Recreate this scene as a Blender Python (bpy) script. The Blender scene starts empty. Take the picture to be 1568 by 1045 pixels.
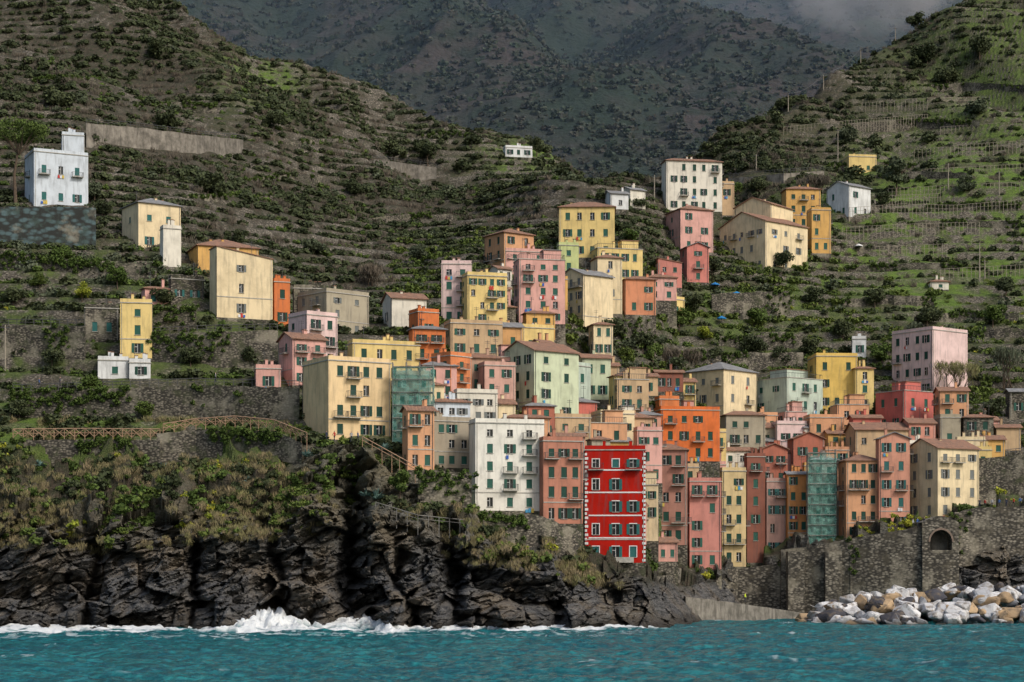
import bpy, bmesh, math, random
import numpy as np
from mathutils import Vector, Matrix
random.seed(7); rng=np.random.default_rng(7)
scene=bpy.context.scene
F=3000.0; CX=784.0; HZ=885.0; CH=8.0
# ---------------------------------------------------------------- camera
cam=bpy.data.cameras.new("camera"); camo=bpy.data.objects.new("camera",cam)
scene.collection.objects.link(camo); scene.camera=camo
camo.location=(0,0,CH); camo.rotation_euler=(math.radians(90),0,0)
cam.sensor_width=36; cam.lens=36*F/1568; cam.shift_y=(HZ-522.5)/1568
cam.clip_start=1; cam.clip_end=20000
# ---------------------------------------------------------------- light
SUN=Vector((0.60,-0.56,0.74)).normalized()
w=bpy.data.worlds.new("World"); scene.world=w; w.use_nodes=True
nt=w.node_tree; bg=nt.nodes['Background']
sky=nt.nodes.new('ShaderNodeTexSky'); sky.sky_type='NISHITA'; sky.sun_disc=False
sky.sun_elevation=math.asin(SUN.z); sky.sun_rotation=math.atan2(SUN.x,SUN.y)
sky.air_density=1.2; sky.dust_density=4.0
nt.links.new(sky.outputs[0],bg.inputs[0]); bg.inputs[1].default_value=0.145
sl=bpy.data.lights.new("sun",'SUN'); sl.energy=1.95; sl.angle=math.radians(11); sl.color=(1,0.96,0.90)
so=bpy.data.objects.new("sun",sl); scene.collection.objects.link(so)
so.rotation_euler=SUN.to_track_quat('Z','Y').to_euler(); so.location=(50,-50,150)
scene.view_settings.view_transform='Standard'; scene.view_settings.look='None'; scene.view_settings.exposure=0
# ---------------------------------------------------------------- noise
def h3(ix,iy,iz):
    n=(ix.astype(np.uint32)*np.uint32(374761393)+iy.astype(np.uint32)*np.uint32(668265263)+iz.astype(np.uint32)*np.uint32(2246822519))
    n=(n^(n>>np.uint32(13)))*np.uint32(1274126177); n=n^(n>>np.uint32(16))
    return (n&np.uint32(0xffffff)).astype(np.float64)/16777215.0
def vn(x,y,z=0.0):
    x=np.asarray(x,float)+5000; y=np.asarray(y,float)+5000; z=np.asarray(z,float)+5000+0*x
    ix=np.floor(x).astype(np.int64); iy=np.floor(y).astype(np.int64); iz=np.floor(z).astype(np.int64)
    fx=x-ix; fy=y-iy; fz=z-iz
    fx=fx*fx*(3-2*fx); fy=fy*fy*(3-2*fy); fz=fz*fz*(3-2*fz)
    def L(a,b,t): return a+(b-a)*t
    c=[[[h3(ix+i,iy+j,iz+k) for k in (0,1)] for j in (0,1)] for i in (0,1)]
    return L(L(L(c[0][0][0],c[1][0][0],fx),L(c[0][1][0],c[1][1][0],fx),fy),
             L(L(c[0][0][1],c[1][0][1],fx),L(c[0][1][1],c[1][1][1],fx),fy),fz)
def fbm(x,y,z=0.0,o=4):
    s=0;a=0.5;t=0
    for i in range(o):
        s=s+a*vn(x*2**i+17*i,y*2**i+31*i,np.asarray(z)*2**i); t+=a; a*=0.5
    return s/t
def ridg(x,y,z=0.0,o=4): return 1-np.abs(2*fbm(x,y,z,o)-1)
def facet(x,y,z,sx,sz,seed=0,g=1.0):
    """angular broken-rock relief: each voronoi cell is a tilted plane. returns relief, edge distance"""
    px=x/sx+900;py=y/sx+900;pz=z/sz+900
    ix=np.floor(px).astype(np.int64);iy=np.floor(py).astype(np.int64);iz=np.floor(pz).astype(np.int64)
    best=np.full(px.shape,9.0); sec=np.full(px.shape,9.0); out=np.zeros(px.shape)
    for i in(-1,0,1):
        for j in(-1,0,1):
            for k in(-1,0,1):
                cx,cy,cz=ix+i,iy+j,iz+k
                fx=cx+h3(cx+seed,cy,cz);fy=cy+h3(cx,cy+seed+7,cz);fz=cz+h3(cx,cy,cz+seed+13)
                dx,dy,dz=px-fx,py-fy,pz-fz; d=dx*dx+dy*dy+dz*dz
                val=h3(cx+31,cy+seed,cz)+g*((h3(cx+3,cy+5,cz+seed)-.5)*dx*2+(h3(cx+9,cy+seed,cz+1)-.5)*dz*2)
                n=d<best; sec=np.where(n,best,np.minimum(sec,d)); out=np.where(n,val,out); best=np.where(n,d,best)
    return out,np.sqrt(sec)-np.sqrt(best)
def sst(a,b,x):
    t=np.clip((x-a)/(b-a),0,1); return t*t*(3-2*t)
# ---------------------------------------------------------------- materials
def newmat(name):
    m=bpy.data.materials.new(name); m.use_nodes=True; nt=m.node_tree
    b=nt.nodes['Principled BSDF']; b.inputs['Roughness'].default_value=0.9
    b.inputs['Specular IOR Level'].default_value=0.2
    return m,nt,b
def mixc(nt,fac,a,b,blend='MIX'):
    n=nt.nodes.new('ShaderNodeMix'); n.data_type='RGBA'; n.blend_type=blend
    for s,v in ((0,fac),(6,a),(7,b)):
        if isinstance(v,bpy.types.NodeSocket): nt.links.new(v,n.inputs[s])
        elif s==0: n.inputs[0].default_value=v
        else: n.inputs[s].default_value=(*v[:3],1)
    return n.outputs[2]
def noise(nt,scale,detail=4,vec=None,rough=0.55,out=0,dist=0):
    n=nt.nodes.new('ShaderNodeTexNoise'); n.inputs['Scale'].default_value=scale; n.inputs['Detail'].default_value=detail
    n.inputs['Roughness'].default_value=rough; n.inputs['Distortion'].default_value=dist
    if vec is not None: nt.links.new(vec,n.inputs['Vector'])
    return n.outputs[out]
def ramp(nt,fac,p0,p1,v0=0,v1=1):
    n=nt.nodes.new('ShaderNodeMapRange'); n.inputs[1].default_value=p0; n.inputs[2].default_value=p1
    n.inputs[3].default_value=v0; n.inputs[4].default_value=v1; nt.links.new(fac,n.inputs[0]); return n.outputs[0]
def geopos(nt): return nt.nodes.new('ShaderNodeNewGeometry').outputs['Position']
def mapv(nt,vec,sc):
    n=nt.nodes.new('ShaderNodeMapping'); n.inputs['Scale'].default_value=sc; nt.links.new(vec,n.inputs['Vector']); return n.outputs[0]
def bump(nt,b,h,strength,dist):
    n=nt.nodes.new('ShaderNodeBump'); n.inputs['Strength'].default_value=strength; n.inputs['Distance'].default_value=dist
    nt.links.new(h,n.inputs['Height']); nt.links.new(n.outputs[0],b.inputs['Normal'])
def lin(c): return tuple((v/255/12.92 if v/255<=0.04045 else ((v/255+0.055)/1.055)**2.4) for v in c)
PC={}
def plaster(c):
    if c in PC: return PC[c]
    m,nt,b=newmat("plaster"); l=[v*0.88 for v in lin(c)]
    if c!=red:
        g_=sum(l)/3; l=[v*0.90+g_*0.10 for v in l]
    p=geopos(nt)
    big=noise(nt,0.35,5,p); st=noise(nt,1.0,4,mapv(nt,p,(1.6,1.6,0.22)))
    d=[v*0.55 for v in l]; d=[d[0],d[1]*0.98,d[2]*0.95]
    c1=mixc(nt,ramp(nt,big,0.42,0.72,0,0.6),l,d)
    c2=mixc(nt,ramp(nt,st,0.5,0.70,0,0.65),c1,[v*0.42+0.04 for v in l])
    c3=mixc(nt,ramp(nt,noise(nt,3.0,3,p),0.35,0.65,0,0.15),c2,[min(1,v*1.15) for v in l])
    nt.links.new(c3,b.inputs['Base Color']); bump(nt,b,noise(nt,4,5,p),0.4,0.05)
    PC[c]=m; return m
def simple(name,c,rough=0.8,var=0.35,sc=2.0,spec=0.2):
    m,nt,b=newmat(name); p=geopos(nt)
    nt.links.new(mixc(nt,ramp(nt,noise(nt,sc,4,p),0.35,0.7),c,[v*(1-var) for v in c]),b.inputs['Base Color'])
    b.inputs['Roughness'].default_value=rough; b.inputs['Specular IOR Level'].default_value=spec
    return m
def louver(name,c):
    m,nt,b=newmat(name); p=geopos(nt)
    wv=nt.nodes.new('ShaderNodeTexWave'); wv.bands_direction='Z'; wv.inputs['Scale'].default_value=3.2; nt.links.new(p,wv.inputs['Vector'])
    c1=mixc(nt,wv.outputs['Fac'],[v*0.55 for v in c],c)
    nt.links.new(c1,b.inputs['Base Color']); bump(nt,b,wv.outputs['Fac'],0.6,0.03); b.inputs['Roughness'].default_value=0.6; return m
SH=[louver("shutter_green",(0.032,0.125,0.092)),louver("shutter_teal",(0.035,0.16,0.15)),louver("shutter_brown",(0.09,0.05,0.03)),louver("shutter_grey",(0.20,0.22,0.21)),louver("shutter_dark_green",(0.018,0.07,0.05))]
def glassm():
    m,nt,b=newmat("window_glass"); b.inputs['Base Color'].default_value=(0.015,0.02,0.024,1); b.inputs['Roughness'].default_value=0.15; b.inputs['Specular IOR Level'].default_value=0.4; return m
GLASS=glassm()
TRIM=simple("stone_trim",(0.45,0.43,0.38)); WHITE=simple("white_paint",(0.72,0.72,0.70),0.7,0.2)
METAL=simple("railing_metal",(0.10,0.10,0.10),0.5); DARK=simple("dark_opening",(0.012,0.012,0.013))
def tiles():
    m,nt,b=newmat("terracotta_tiles"); p=geopos(nt)
    n1=noise(nt,1.2,5,p); n2=noise(nt,6,3,p)
    c=mixc(nt,ramp(nt,n1,0.35,0.7),(0.38,0.20,0.13),(0.22,0.14,0.105)); c=mixc(nt,ramp(nt,n2,0.5,0.7,0,0.6),c,(0.40,0.30,0.23))
    wv=nt.nodes.new('ShaderNodeTexWave'); wv.bands_direction='X'; wv.inputs['Scale'].default_value=1.4; wv.inputs['Distortion'].default_value=0.6; nt.links.new(p,wv.inputs['Vector'])
    c=mixc(nt,ramp(nt,wv.outputs['Fac'],0,1,0.45,0),c,(0.08,0.045,0.03))
    nt.links.new(c,b.inputs['Base Color']); bump(nt,b,wv.outputs['Fac'],0.8,0.08); return m
TILE=tiles(); GREYROOF=simple("slate_roof",(0.24,0.24,0.24),0.8,0.4,1.0)
def stonewall(name,c1=(0.27,0.24,0.19),c2=(0.095,0.087,0.07),s=2.0,moss=(0.055,0.062,0.032)):
    m,nt,b=newmat(name); p=geopos(nt)
    v=nt.nodes.new('ShaderNodeTexVoronoi'); v.inputs['Scale'].default_value=s; nt.links.new(mapv(nt,p,(1,1,1.9)),v.inputs['Vector'])
    sep=nt.nodes.new('ShaderNodeSeparateColor'); nt.links.new(v.outputs['Color'],sep.inputs[0])
    c=mixc(nt,sep.outputs[0],c1,c2)
    c=mixc(nt,ramp(nt,v.outputs['Distance'],0.3,0.6,0,0.9),c,(0.028,0.026,0.022))
    c=mixc(nt,ramp(nt,noise(nt,0.45,7,p,0.7),0.5,0.62,0,0.8),c,moss)
    c=mixc(nt,ramp(nt,noise(nt,0.9,5,mapv(nt,p,(0.8,0.8,0.3)),0.65),0.52,0.68,0,0.6),c,(0.03,0.028,0.025))
    c=mixc(nt,ramp(nt,noise(nt,0.2,6,p,0.65),0.52,0.64,0,0.55),c,(0.33,0.30,0.23))
    nt.links.new(c,b.inputs['Base Color']); bump(nt,b,v.outputs['Distance'],-1.0,0.15); return m
STONE=stonewall("stone_masonry"); STONEB=stonewall("concrete_stone",(0.10,0.155,0.165),(0.08,0.12,0.125),0.6,(0.06,0.09,0.08))
SEAW=stonewall("sea_wall_stone",(0.30,0.27,0.215),(0.11,0.10,0.083),1.5,(0.085,0.075,0.055))
def conc():
    m,nt,b=newmat("weathered_concrete"); p=geopos(nt)
    c=mixc(nt,ramp(nt,noise(nt,0.4,7,p,0.7),0.38,0.62),(0.28,0.255,0.215),(0.12,0.11,0.092)); c=mixc(nt,ramp(nt,noise(nt,1,5,mapv(nt,p,(1,1,0.2)),0.65),0.48,0.68,0,0.7),c,(0.06,0.055,0.046))
    nt.links.new(c,b.inputs['Base Color']); bump(nt,b,noise(nt,3,5,p),0.5,0.1); return m
CONC=conc(); CONCL=simple("concrete",(0.24,0.23,0.21),0.9,0.5,0.5)
def cloth(c): return simple("cloth",c,0.9,0.1)
CL=[cloth((0.7,0.7,0.7)),cloth((0.05,0.12,0.4)),cloth((0.5,0.06,0.05)),cloth((0.08,0.3,0.5)),cloth((0.6,0.45,0.1))]
# ---------------------------------------------------------------- mesh helpers
class MB:
    def __init__(s): s.v=[];s.f=[];s.m=[];s.mats=[]
    def mi(s,mat):
        if mat not in s.mats: s.mats.append(mat)
        return s.mats.index(mat)
    def poly(s,pts,mat):
        i=len(s.v); s.v.extend([tuple(p) for p in pts]); s.f.append(tuple(range(i,i+len(pts)))); s.m.append(s.mi(mat))
    def box(s,o,a,b,c,mat):
        o,a,b,c=map(Vector,(o,a,b,c)); i=len(s.v)
        s.v.extend([tuple(o+x*a+y*b+z*c) for z in (0,1) for y in (0,1) for x in (0,1)])
        k=s.mi(mat); fl=a.cross(b).dot(c)<0
        for q in ((0,2,3,1),(4,5,7,6),(0,1,5,4),(2,6,7,3),(0,4,6,2),(1,3,7,5)):
            q=q[::-1] if fl else q
            s.f.append(tuple(i+j for j in q)); s.m.append(k)
    def bar(s,p,q,r,mat):
        p=Vector(p);q=Vector(q);d=q-p
        a=d.orthogonal().normalized(); b=d.cross(a).normalized()
        s.box(p-a*r-b*r,a*2*r,b*2*r,d,mat)
    def cone(s,p,q,r0,r1,mat,n=7):
        p=Vector(p);q=Vector(q);d=(q-p); a=d.orthogonal().normalized(); b=d.normalized().cross(a); i=len(s.v); k=s.mi(mat)
        for c,r in ((p,r0),(q,r1)):
            for j in range(n):
                t=2*math.pi*j/n; s.v.append(tuple(c+a*math.cos(t)*r+b*math.sin(t)*r))
        for j in range(n):
            s.f.append((i+j,i+(j+1)%n,i+n+(j+1)%n,i+n+j)); s.m.append(k)
        s.f.append(tuple(i+n+j for j in range(n))); s.m.append(k)
    def obj(s,name,parent=None,smooth=False,loc=None):
        me=bpy.data.meshes.new(name); me.from_pydata(s.v,[],s.f)
        for m in s.mats: me.materials.append(m)
        me.polygons.foreach_set('material_index',s.m)
        if smooth: me.polygons.foreach_set('use_smooth',[True]*len(s.f))
        o=bpy.data.objects.new(name,me); scene.collection.objects.link(o)
        if parent: o.parent=parent
        if loc: o.location=loc
        return o
def gridobj(name,P,mat,attr=None,flatrows=0):
    R,C,_=P.shape; me=bpy.data.meshes.new(name)
    idx=np.arange(R*C).reshape(R,C)
    q=np.stack([idx[:-1,:-1],idx[:-1,1:],idx[1:,1:],idx[1:,:-1]],-1).reshape(-1,4)
    me.vertices.add(R*C); me.vertices.foreach_set('co',P.reshape(-1).astype(np.float32))
    me.loops.add(q.size); me.loops.foreach_set('vertex_index',q.reshape(-1).astype(np.int32))
    me.polygons.add(len(q)); me.polygons.foreach_set('loop_start',(np.arange(len(q))*4).astype(np.int32))
    me.polygons.foreach_set('loop_total',np.full(len(q),4,np.int32)); me.update(); me.validate()
    sm=np.ones(len(q),bool); sm[:flatrows*(C-1)]=False
    me.polygons.foreach_set('use_smooth',sm)
    if attr is not None:
        a=me.color_attributes.new('mask','FLOAT_COLOR','POINT'); a.data.foreach_set('color',attr.reshape(-1).astype(np.float32))
    me.materials.append(mat); o=bpy.data.objects.new(name,me); scene.collection.objects.link(o); return o
# ---------------------------------------------------------------- terrain profiles, surveyed: column -> (elevation mark, distance)
K={
-700:[(0,298),(800,314),(690,332),(600,352),(500,377),(380,412),(150,520),(-60,650),(0,820)],
0:[(0,296),(800,312),(690,330),(600,352),(500,375),(380,408),(200,500),(60,640),(0,800)],
150:[(0,296),(815,311),(690,330),(600,350),(480,378),(380,412),(190,520),(60,640),(0,730)],
300:[(0,295),(790,310),(680,330),(600,350),(500,375),(420,400),(200,560),(100,660),(0,740)],
460:[(0,297),(780,311),(678,322),(600,350),(520,378),(440,430),(280,560),(180,660),(0,740)],
560:[(0,302),(780,311),(682,322),(600,350),(510,385),(440,440),(300,570),(220,660),(0,740)],
640:[(0,296),(815,306),(712,320),(620,345),(500,395),(430,445),(320,570),(240,670),(0,740)],
720:[(0,296),(835,306),(782,320),(660,350),(500,400),(400,450),(320,560),(260,670),(0,740)],
830:[(0,299),(850,310),(800,320),(700,350),(540,400),(400,460),(330,520),(290,620),(0,720)],
890:[(0,301),(880,314),(858,326),(740,355),(600,400),(420,470),(340,515),(312,600),(0,680)],
985:[(0,306),(885,318),(860,330),(760,362),(620,405),(440,475),(350,520),(325,570),(0,630)],
1040:[(0,322),(895,352),(868,378),(770,400),(620,435),(440,500),(350,540),(310,590),(0,650)],
1150:[(0,392),(880,397),(866,402),(760,420),(600,455),(440,510),(330,560),(270,610),(0,680)],
1240:[(0,385),(850,391),(836,398),(740,418),(600,455),(440,515),(330,565),(230,640),(0,710)],
1320:[(0,380),(827,386),(817,393),(720,415),(600,455),(440,520),(320,580),(180,680),(0,770)],
1440:[(0,374),(815,382),(790,388),(720,408),(600,455),(440,520),(300,590),(130,710),(0,810)],
1568:[(0,370),(800,382),(775,390),(700,415),(600,455),(440,520),(280,600),(120,730),(0,860)],
2300:[(0,370),(800,386),(770,400),(690,425),(580,465),(400,530),(200,620),(0,760),(0,900)]}
SILX=[-700,0,170,240,300,400,500,600,700,740,830,880,915,950,1000,1100,1150,1200,1250,1300,1350,1400,1460,1568,2300]
SILY=[-330,-80,-2,16,42,97,132,168,208,228,254,278,294,303,290,240,210,180,146,106,76,48,14,-60,-350]
kx=np.array(sorted(K)); NL=9
KD=np.array([[K[k][i][1] for i in range(NL)] for k in kx],float)
KZ=np.zeros_like(KD)
for a,k in enumerate(kx):
    for i in range(NL):
        py=K[k][i][0]
        if i==0: KZ[a,i]=0
        else:
            if i==NL-1: py=np.interp(k,SILX,SILY)
            KZ[a,i]=CH+(HZ-py)*KD[a,i]/F
def prof(px):
    px=np.asarray(px,float); D=[];Z=[]
    for i in range(NL):
        d=np.interp(px,kx,KD[:,i]); D.append(d)
        if i==NL-1: Z.append(CH+(HZ-np.interp(px,SILX,SILY))*d/F)
        else: Z.append(np.interp(px,kx,KZ[:,i]))
    D=[D[0]-5]+D+[D[-1]+70,D[-1]+250]; Z=[Z[0]*0-4]+Z+[Z[-1]-25,Z[-1]-120]
    return np.array(D),np.array(Z)
def zat(px,D):
    d,z=prof(px); return float(np.interp(D,d,z))
def W(px,py,D): return Vector(((px-CX)*D/F,D,CH+(HZ-py)*D/F))
cols=np.concatenate([np.linspace(-700,-70,50),np.arange(-60,1630,2.0),np.linspace(1640,2300,50)])
segs=[6,115,66,42,50,60,95,85,75,10,6]
Dp,Zp=prof(cols)
tt=[]
for k,n in enumerate(segs):
    for j in range(n): tt.append(k+j/n)
tt.append(len(segs)); tt=np.array(tt)
ki=np.minimum(tt.astype(int),len(segs)-1); fr=(tt-ki)[:,None]
Dg=Dp[ki]*(1-fr)+Dp[ki+1]*fr; Zg=Zp[ki]*(1-fr)+Zp[ki+1]*fr
T=tt[:,None]+0*Dg; PX=cols[None,:]+0*Dg; Xg=(PX-CX)*Dg/F
PYg=HZ-(Zg-CH)*F/Dg
hill=sst(6.3,7.5,T)*(1-sst(8.6,9.0,T))
Zg=Zg+hill*(ridg(Xg/70+Dg/160,Dg/120,0,3)-0.62)*30
Zg=Zg+sst(3.5,6,T)*(fbm(Xg/14,Dg/14,0,3)-0.5)*2.5
tm=sst(2.6,3.3,T)*(1-sst(8.7,9.2,T))
hgt=3.3; zq=Zg+7*fbm(Xg/50,Dg/50,3,3)
f=np.mod(zq/hgt,1.0); g=0.22*f+0.78*sst(0.55,0.92,f)
tstr=0.4+0.6*sst(0.33,0.47,fbm(Xg/38,Dg/38,7,3))
Zg=Zg+hgt*(g-f)*tm*tstr
riser=sst(0.52,0.62,f)*(1-sst(0.90,0.97,f))*tm*tstr
# cliff displacement
nr_=int(np.searchsorted(tt,3.7))
def gs(x,c,s): return np.exp(-((x-c)/s)**2)
x_,y_,z_,T_,PX_=Xg[:nr_],Dg[:nr_],Zg[:nr_],T[:nr_],PX[:nr_]
wob=(fbm(x_/10,z_/8,4,3)-.5)
f1,e1=facet(x_+z_*0.5+wob*5,y_*0.4,z_-x_*0.3+wob*3,7.0,4.6,1,1.3)
f2,e2=facet(x_+z_*0.3+wob*3,y_*0.6,z_+wob*4-x_*0.3,3.0,1.5,5,1.4)
f3,e3=facet(x_,y_,z_+wob*3-x_*0.32,1.5,0.6,9,1.2)
cliff=-(f1-0.5)*5.0-(f2-0.5)*2.4-(f3-0.5)*1.2+0.9*(1-sst(0,0.1,e1))+0.4*(1-sst(0,0.1,e2))-(fbm(x_/15,z_/22,1,4)-0.5)*15-(fbm(x_/0.8,z_/0.5,y_,2)-0.5)*0.6
low=1-sst(10,19,z_); PW=PX_+wob*70+10*(f2-.5)
cave=9*gs(PW,305,9)*low+7*gs(PW,425,12)*low+13*gs(PW,545,15)*(1-sst(22,30,z_))+11*gs(PW,690,14)*low+6*gs(PW,140,9)*low+7*gs(PW,615,8)*low+6*gs(PW,850,12)*(1-sst(3,7,z_))+11*gs(PW,945,14)*(1-sst(5,8,z_))+5*gs(PW,1345,18)*low
toe=-6*np.clip(fbm(x_/7,y_*0+3,2,3)-0.42,0,1)*4*(1-sst(1.0,6,z_))
topk=np.interp(PX_,[430,470,640,680,880,900,1000],[2.1,2.75,2.75,2.2,2.2,2.0,2.0])
cm=(1-sst(topk,topk+0.35,T_)); rt=sst(1170,1230,PX_)*(1-sst(1460,1500,PX_))
Dd=np.zeros_like(Dg)
Dd[:nr_]=(cliff*(1-rt*0.6)*np.where(T_>2,0.6,1)+cave+toe*(1-rt))*cm*sst(0.7,1.25,T_)*np.interp(PX_,[870,900,1000,1100,1200,1450,1500],[1,.6,.5,.4,1,1,.5])
mid=sst(1.9,2.2,T_)*(1-sst(2.8,3.1,T_))*np.interp(PX_,[430,470,640,680],[1,.3,.3,1])
Zg[:nr_]+=mid*((f1-.5)*3.2+(f2-.5)*1.5+(fbm(x_/5,y_/5,0,4)-0.5)*3.0)
Dn=Dg+Dd
P=np.stack([(PX-CX)*Dn/F,Dn,Zg],-1)
r3_=int(np.searchsorted(tt,3.3))
PV=np.minimum.accumulate((HZ-(Zg-CH)*F/Dn)[r3_:],0)
def Dat(px,py):
    d,z=prof(px); Ds=np.linspace(d[1],d[9],900); zs=np.interp(Ds,d,z); pys=HZ-(zs-CH)*F/Ds
    i=np.where(pys<=py)[0]; D=float(Ds[i[0]] if len(i) else d[9])
    if D<float(d[5])+4: return D
    c=int(np.argmin(np.abs(cols-px))); k=np.where(PV[:,c]<=py)[0]
    if len(k): return max(float(Dn[r3_+k[0],c]),float(d[5])-6)
    return float(Dn[r3_+int(np.argmin(PV[:,c])),c])
green=np.clip(1.5*np.exp(-((PX-1430)/200)**2-((PYg-360)/95)**2)+1.0*np.exp(-((PX-400)/60)**2-((PYg-155)/45)**2)
  +1.1*np.exp(-((PX-815)/70)**2-((PYg-265)/18)**2)+0.45*np.exp(-((PX-1120)/160)**2-((PYg-470)/80)**2)+0.6*sst(2.5,3,T)*(1-sst(3.6,4.4,T))+0.4*sst(4.0,4.3,T)*(1-sst(5.8,6.3,T))*(PX<500)+0.42*sst(1250,1500,PX)*sst(5,6,T),0,1)
lim=np.interp(PX,[430,470,640,680],[0,0.95,0.95,0])
rock=1-sst(1.75,2.5,T-lim+1.6*(fbm(Xg/5,Zg/5,8,4)-0.5))
attr=np.stack([rock,green,riser,sst(6.4,7.4,T)],-1)
def terrain_mat():
    m,nt,b=newmat("terrain_ground"); p=geopos(nt)
    at=nt.nodes.new('ShaderNodeVertexColor'); at.layer_name='mask'
    sp=nt.nodes.new('ShaderNodeSeparateColor'); nt.links.new(at.outputs[0],sp.inputs[0])
    R,G,B=sp.outputs[0],sp.outputs[1],sp.outputs[2]
    n1=noise(nt,0.12,6,p); n2=noise(nt,0.9,6,p); n3=noise(nt,4,4,p)
    soil=mixc(nt,ramp(nt,n2,0.38,0.62),(0.080,0.064,0.046),(0.040,0.046,0.025))
    soil=mixc(nt,ramp(nt,n3,0.5,0.75,0,0.6),soil,(0.125,0.11,0.085))
    gr=mixc(nt,ramp(nt,n2,0.35,0.65),(0.14,0.235,0.033),(0.085,0.137,0.028)); gr=mixc(nt,ramp(nt,n3,0.5,0.7,0,0.6),gr,(0.19,0.225,0.065))
    mul=nt.nodes.new('ShaderNodeMath'); mul.operation='MULTIPLY'; nt.links.new(G,mul.inputs[0]); nt.links.new(ramp(nt,n1,0.38,0.52,0.25,1.5),mul.inputs[1]); mul.use_clamp=True
    c=mixc(nt,mul.outputs[0],soil,gr)
    v=nt.nodes.new('ShaderNodeTexVoronoi'); v.inputs['Scale'].default_value=1.8; nt.links.new(mapv(nt,p,(1,1,2)),v.inputs['Vector'])
    vs=nt.nodes.new('ShaderNodeSeparateColor'); nt.links.new(v.outputs['Color'],vs.inputs[0])
    st=mixc(nt,vs.outputs[0],(0.33,0.295,0.235),(0.12,0.108,0.085)); st=mixc(nt,ramp(nt,v.outputs['Distance'],0.3,0.6,0,0.7),st,(0.045,0.04,0.033))
    mb=nt.nodes.new('ShaderNodeMath'); mb.operation='MULTIPLY'; nt.links.new(B,mb.inputs[0]); nt.links.new(ramp(nt,noise(nt,0.2,4,p),0.42,0.54,0.12,1.0),mb.inputs[1])
    c=mixc(nt,mb.outputs[0],c,st)
    wp=mapv(nt,p,(0.35,0.35,1.6)); r1=noise(nt,1.0,8,wp,0.7); r2=noise(nt,0.09,5,p); r3=noise(nt,2.2,8,p,0.75)
    rc=mixc(nt,ramp(nt,r1,0.38,0.64),(0.036,0.037,0.041),(0.175,0.172,0.166))
    rc=mixc(nt,ramp(nt,r2,0.46,0.62,0,0.6),rc,(0.23,0.18,0.12))
    rc=mixc(nt,ramp(nt,r3,0.53,0.66,0,0.75),rc,(0.36,0.345,0.31))
    sx=nt.nodes.new('ShaderNodeSeparateXYZ'); nt.links.new(p,sx.inputs[0])
    rc=mixc(nt,ramp(nt,sx.outputs[2],0.3,2.6,0.8,0),rc,(0.035,0.028,0.02))
    rc=mixc(nt,ramp(nt,sx.outputs[2],10,22,0,0.45),rc,(0.17,0.155,0.085))
    c=mixc(nt,R,c,rc)
    nt.links.new(c,b.inputs['Base Color'])
    ad=nt.nodes.new('ShaderNodeMath'); ad.operation='ADD'; nt.links.new(r1,ad.inputs[0]); nt.links.new(r3,ad.inputs[1])
    bump(nt,b,ad.outputs[0],1.0,0.7); return m
gridobj("hillside_terrain",P,terrain_mat(),attr,int(np.searchsorted(tt,2.3)))
# ---------------------------------------------------------------- back mountain
mc=np.concatenate([np.linspace(-1500,-60,40),np.arange(100,1560,3.0),np.linspace(1600,3000,40)])
mt=np.linspace(0,1,380)[:,None]; MX=mc[None,:]+0*mt
MD=900+1900*mt+0*MX; mpy=np.interp(mt[:,0],[0,0.12,0.35,0.7,1],[420,300,170,20,-190])[:,None]+0*MX
MZ=CH+(HZ-mpy)*MD/F; MXX=(MX-CX)*MD/F
amp=sst(0,0.25,mt)
sp=ridg(MXX/420+MD/900+0.3,MD/1300-MXX/1500,2,3)
MZ=MZ+amp*((sp-0.6)*240+(ridg(MXX/170-MD/300,MD/300+MXX/400,5,3)-0.6)*60+(fbm(MXX/40,MD/40,5,4)-0.5)*22)
MP=np.stack([MXX,MD,MZ],-1)
def mount_mat():
    m,nt,b=newmat("forested_mountain"); p=geopos(nt)
    n1=noise(nt,0.010,6,p); n2=noise(nt,0.05,5,p); n3=noise(nt,0.25,5,p)
    c=mixc(nt,ramp(nt,n1,0.42,0.58),(0.022,0.036,0.026),(0.052,0.044,0.042)); c=mixc(nt,ramp(nt,n2,0.48,0.62,0,0.8),c,(0.018,0.030,0.020))
    c=mixc(nt,ramp(nt,n3,0.4,0.6,0,0.4),c,(0.014,0.02,0.015))
    nt.links.new(c,b.inputs['Base Color']); bump(nt,b,n3,0.8,4); return m
gridobj("background_mountain",MP,mount_mat())
def mist():
    bpy.ops.mesh.primitive_cube_add(size=1); o=bpy.context.object; o.name="mist_cloud"; D=1450; o.location=W(1345,-24,D); o.scale=(140,200,60)
    m=bpy.data.materials.new("mist"); m.use_nodes=True; nt=m.node_tree; nt.nodes.remove(nt.nodes['Principled BSDF'])
    v=nt.nodes.new('ShaderNodeVolumePrincipled'); v.inputs['Color'].default_value=(0.9,0.93,1,1)
    tc=nt.nodes.new('ShaderNodeTexCoord'); ln=nt.nodes.new('ShaderNodeVectorMath'); ln.operation='LENGTH'; nt.links.new(tc.outputs['Object'],ln.inputs[0])
    fall=ramp(nt,ln.outputs['Value'],0.15,0.5,1,0); n=ramp(nt,noise(nt,0.025,4,geopos(nt)),0.38,0.65,0.001,0.045)
    mu=nt.nodes.new('ShaderNodeMath'); mu.operation='MULTIPLY'; nt.links.new(fall,mu.inputs[0]); nt.links.new(n,mu.inputs[1]); nt.links.new(mu.outputs[0],v.inputs['Density'])
    nt.links.new(v.outputs[0],nt.nodes['Material Output'].inputs['Volume']); o.data.materials.append(m)
mist()
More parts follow.
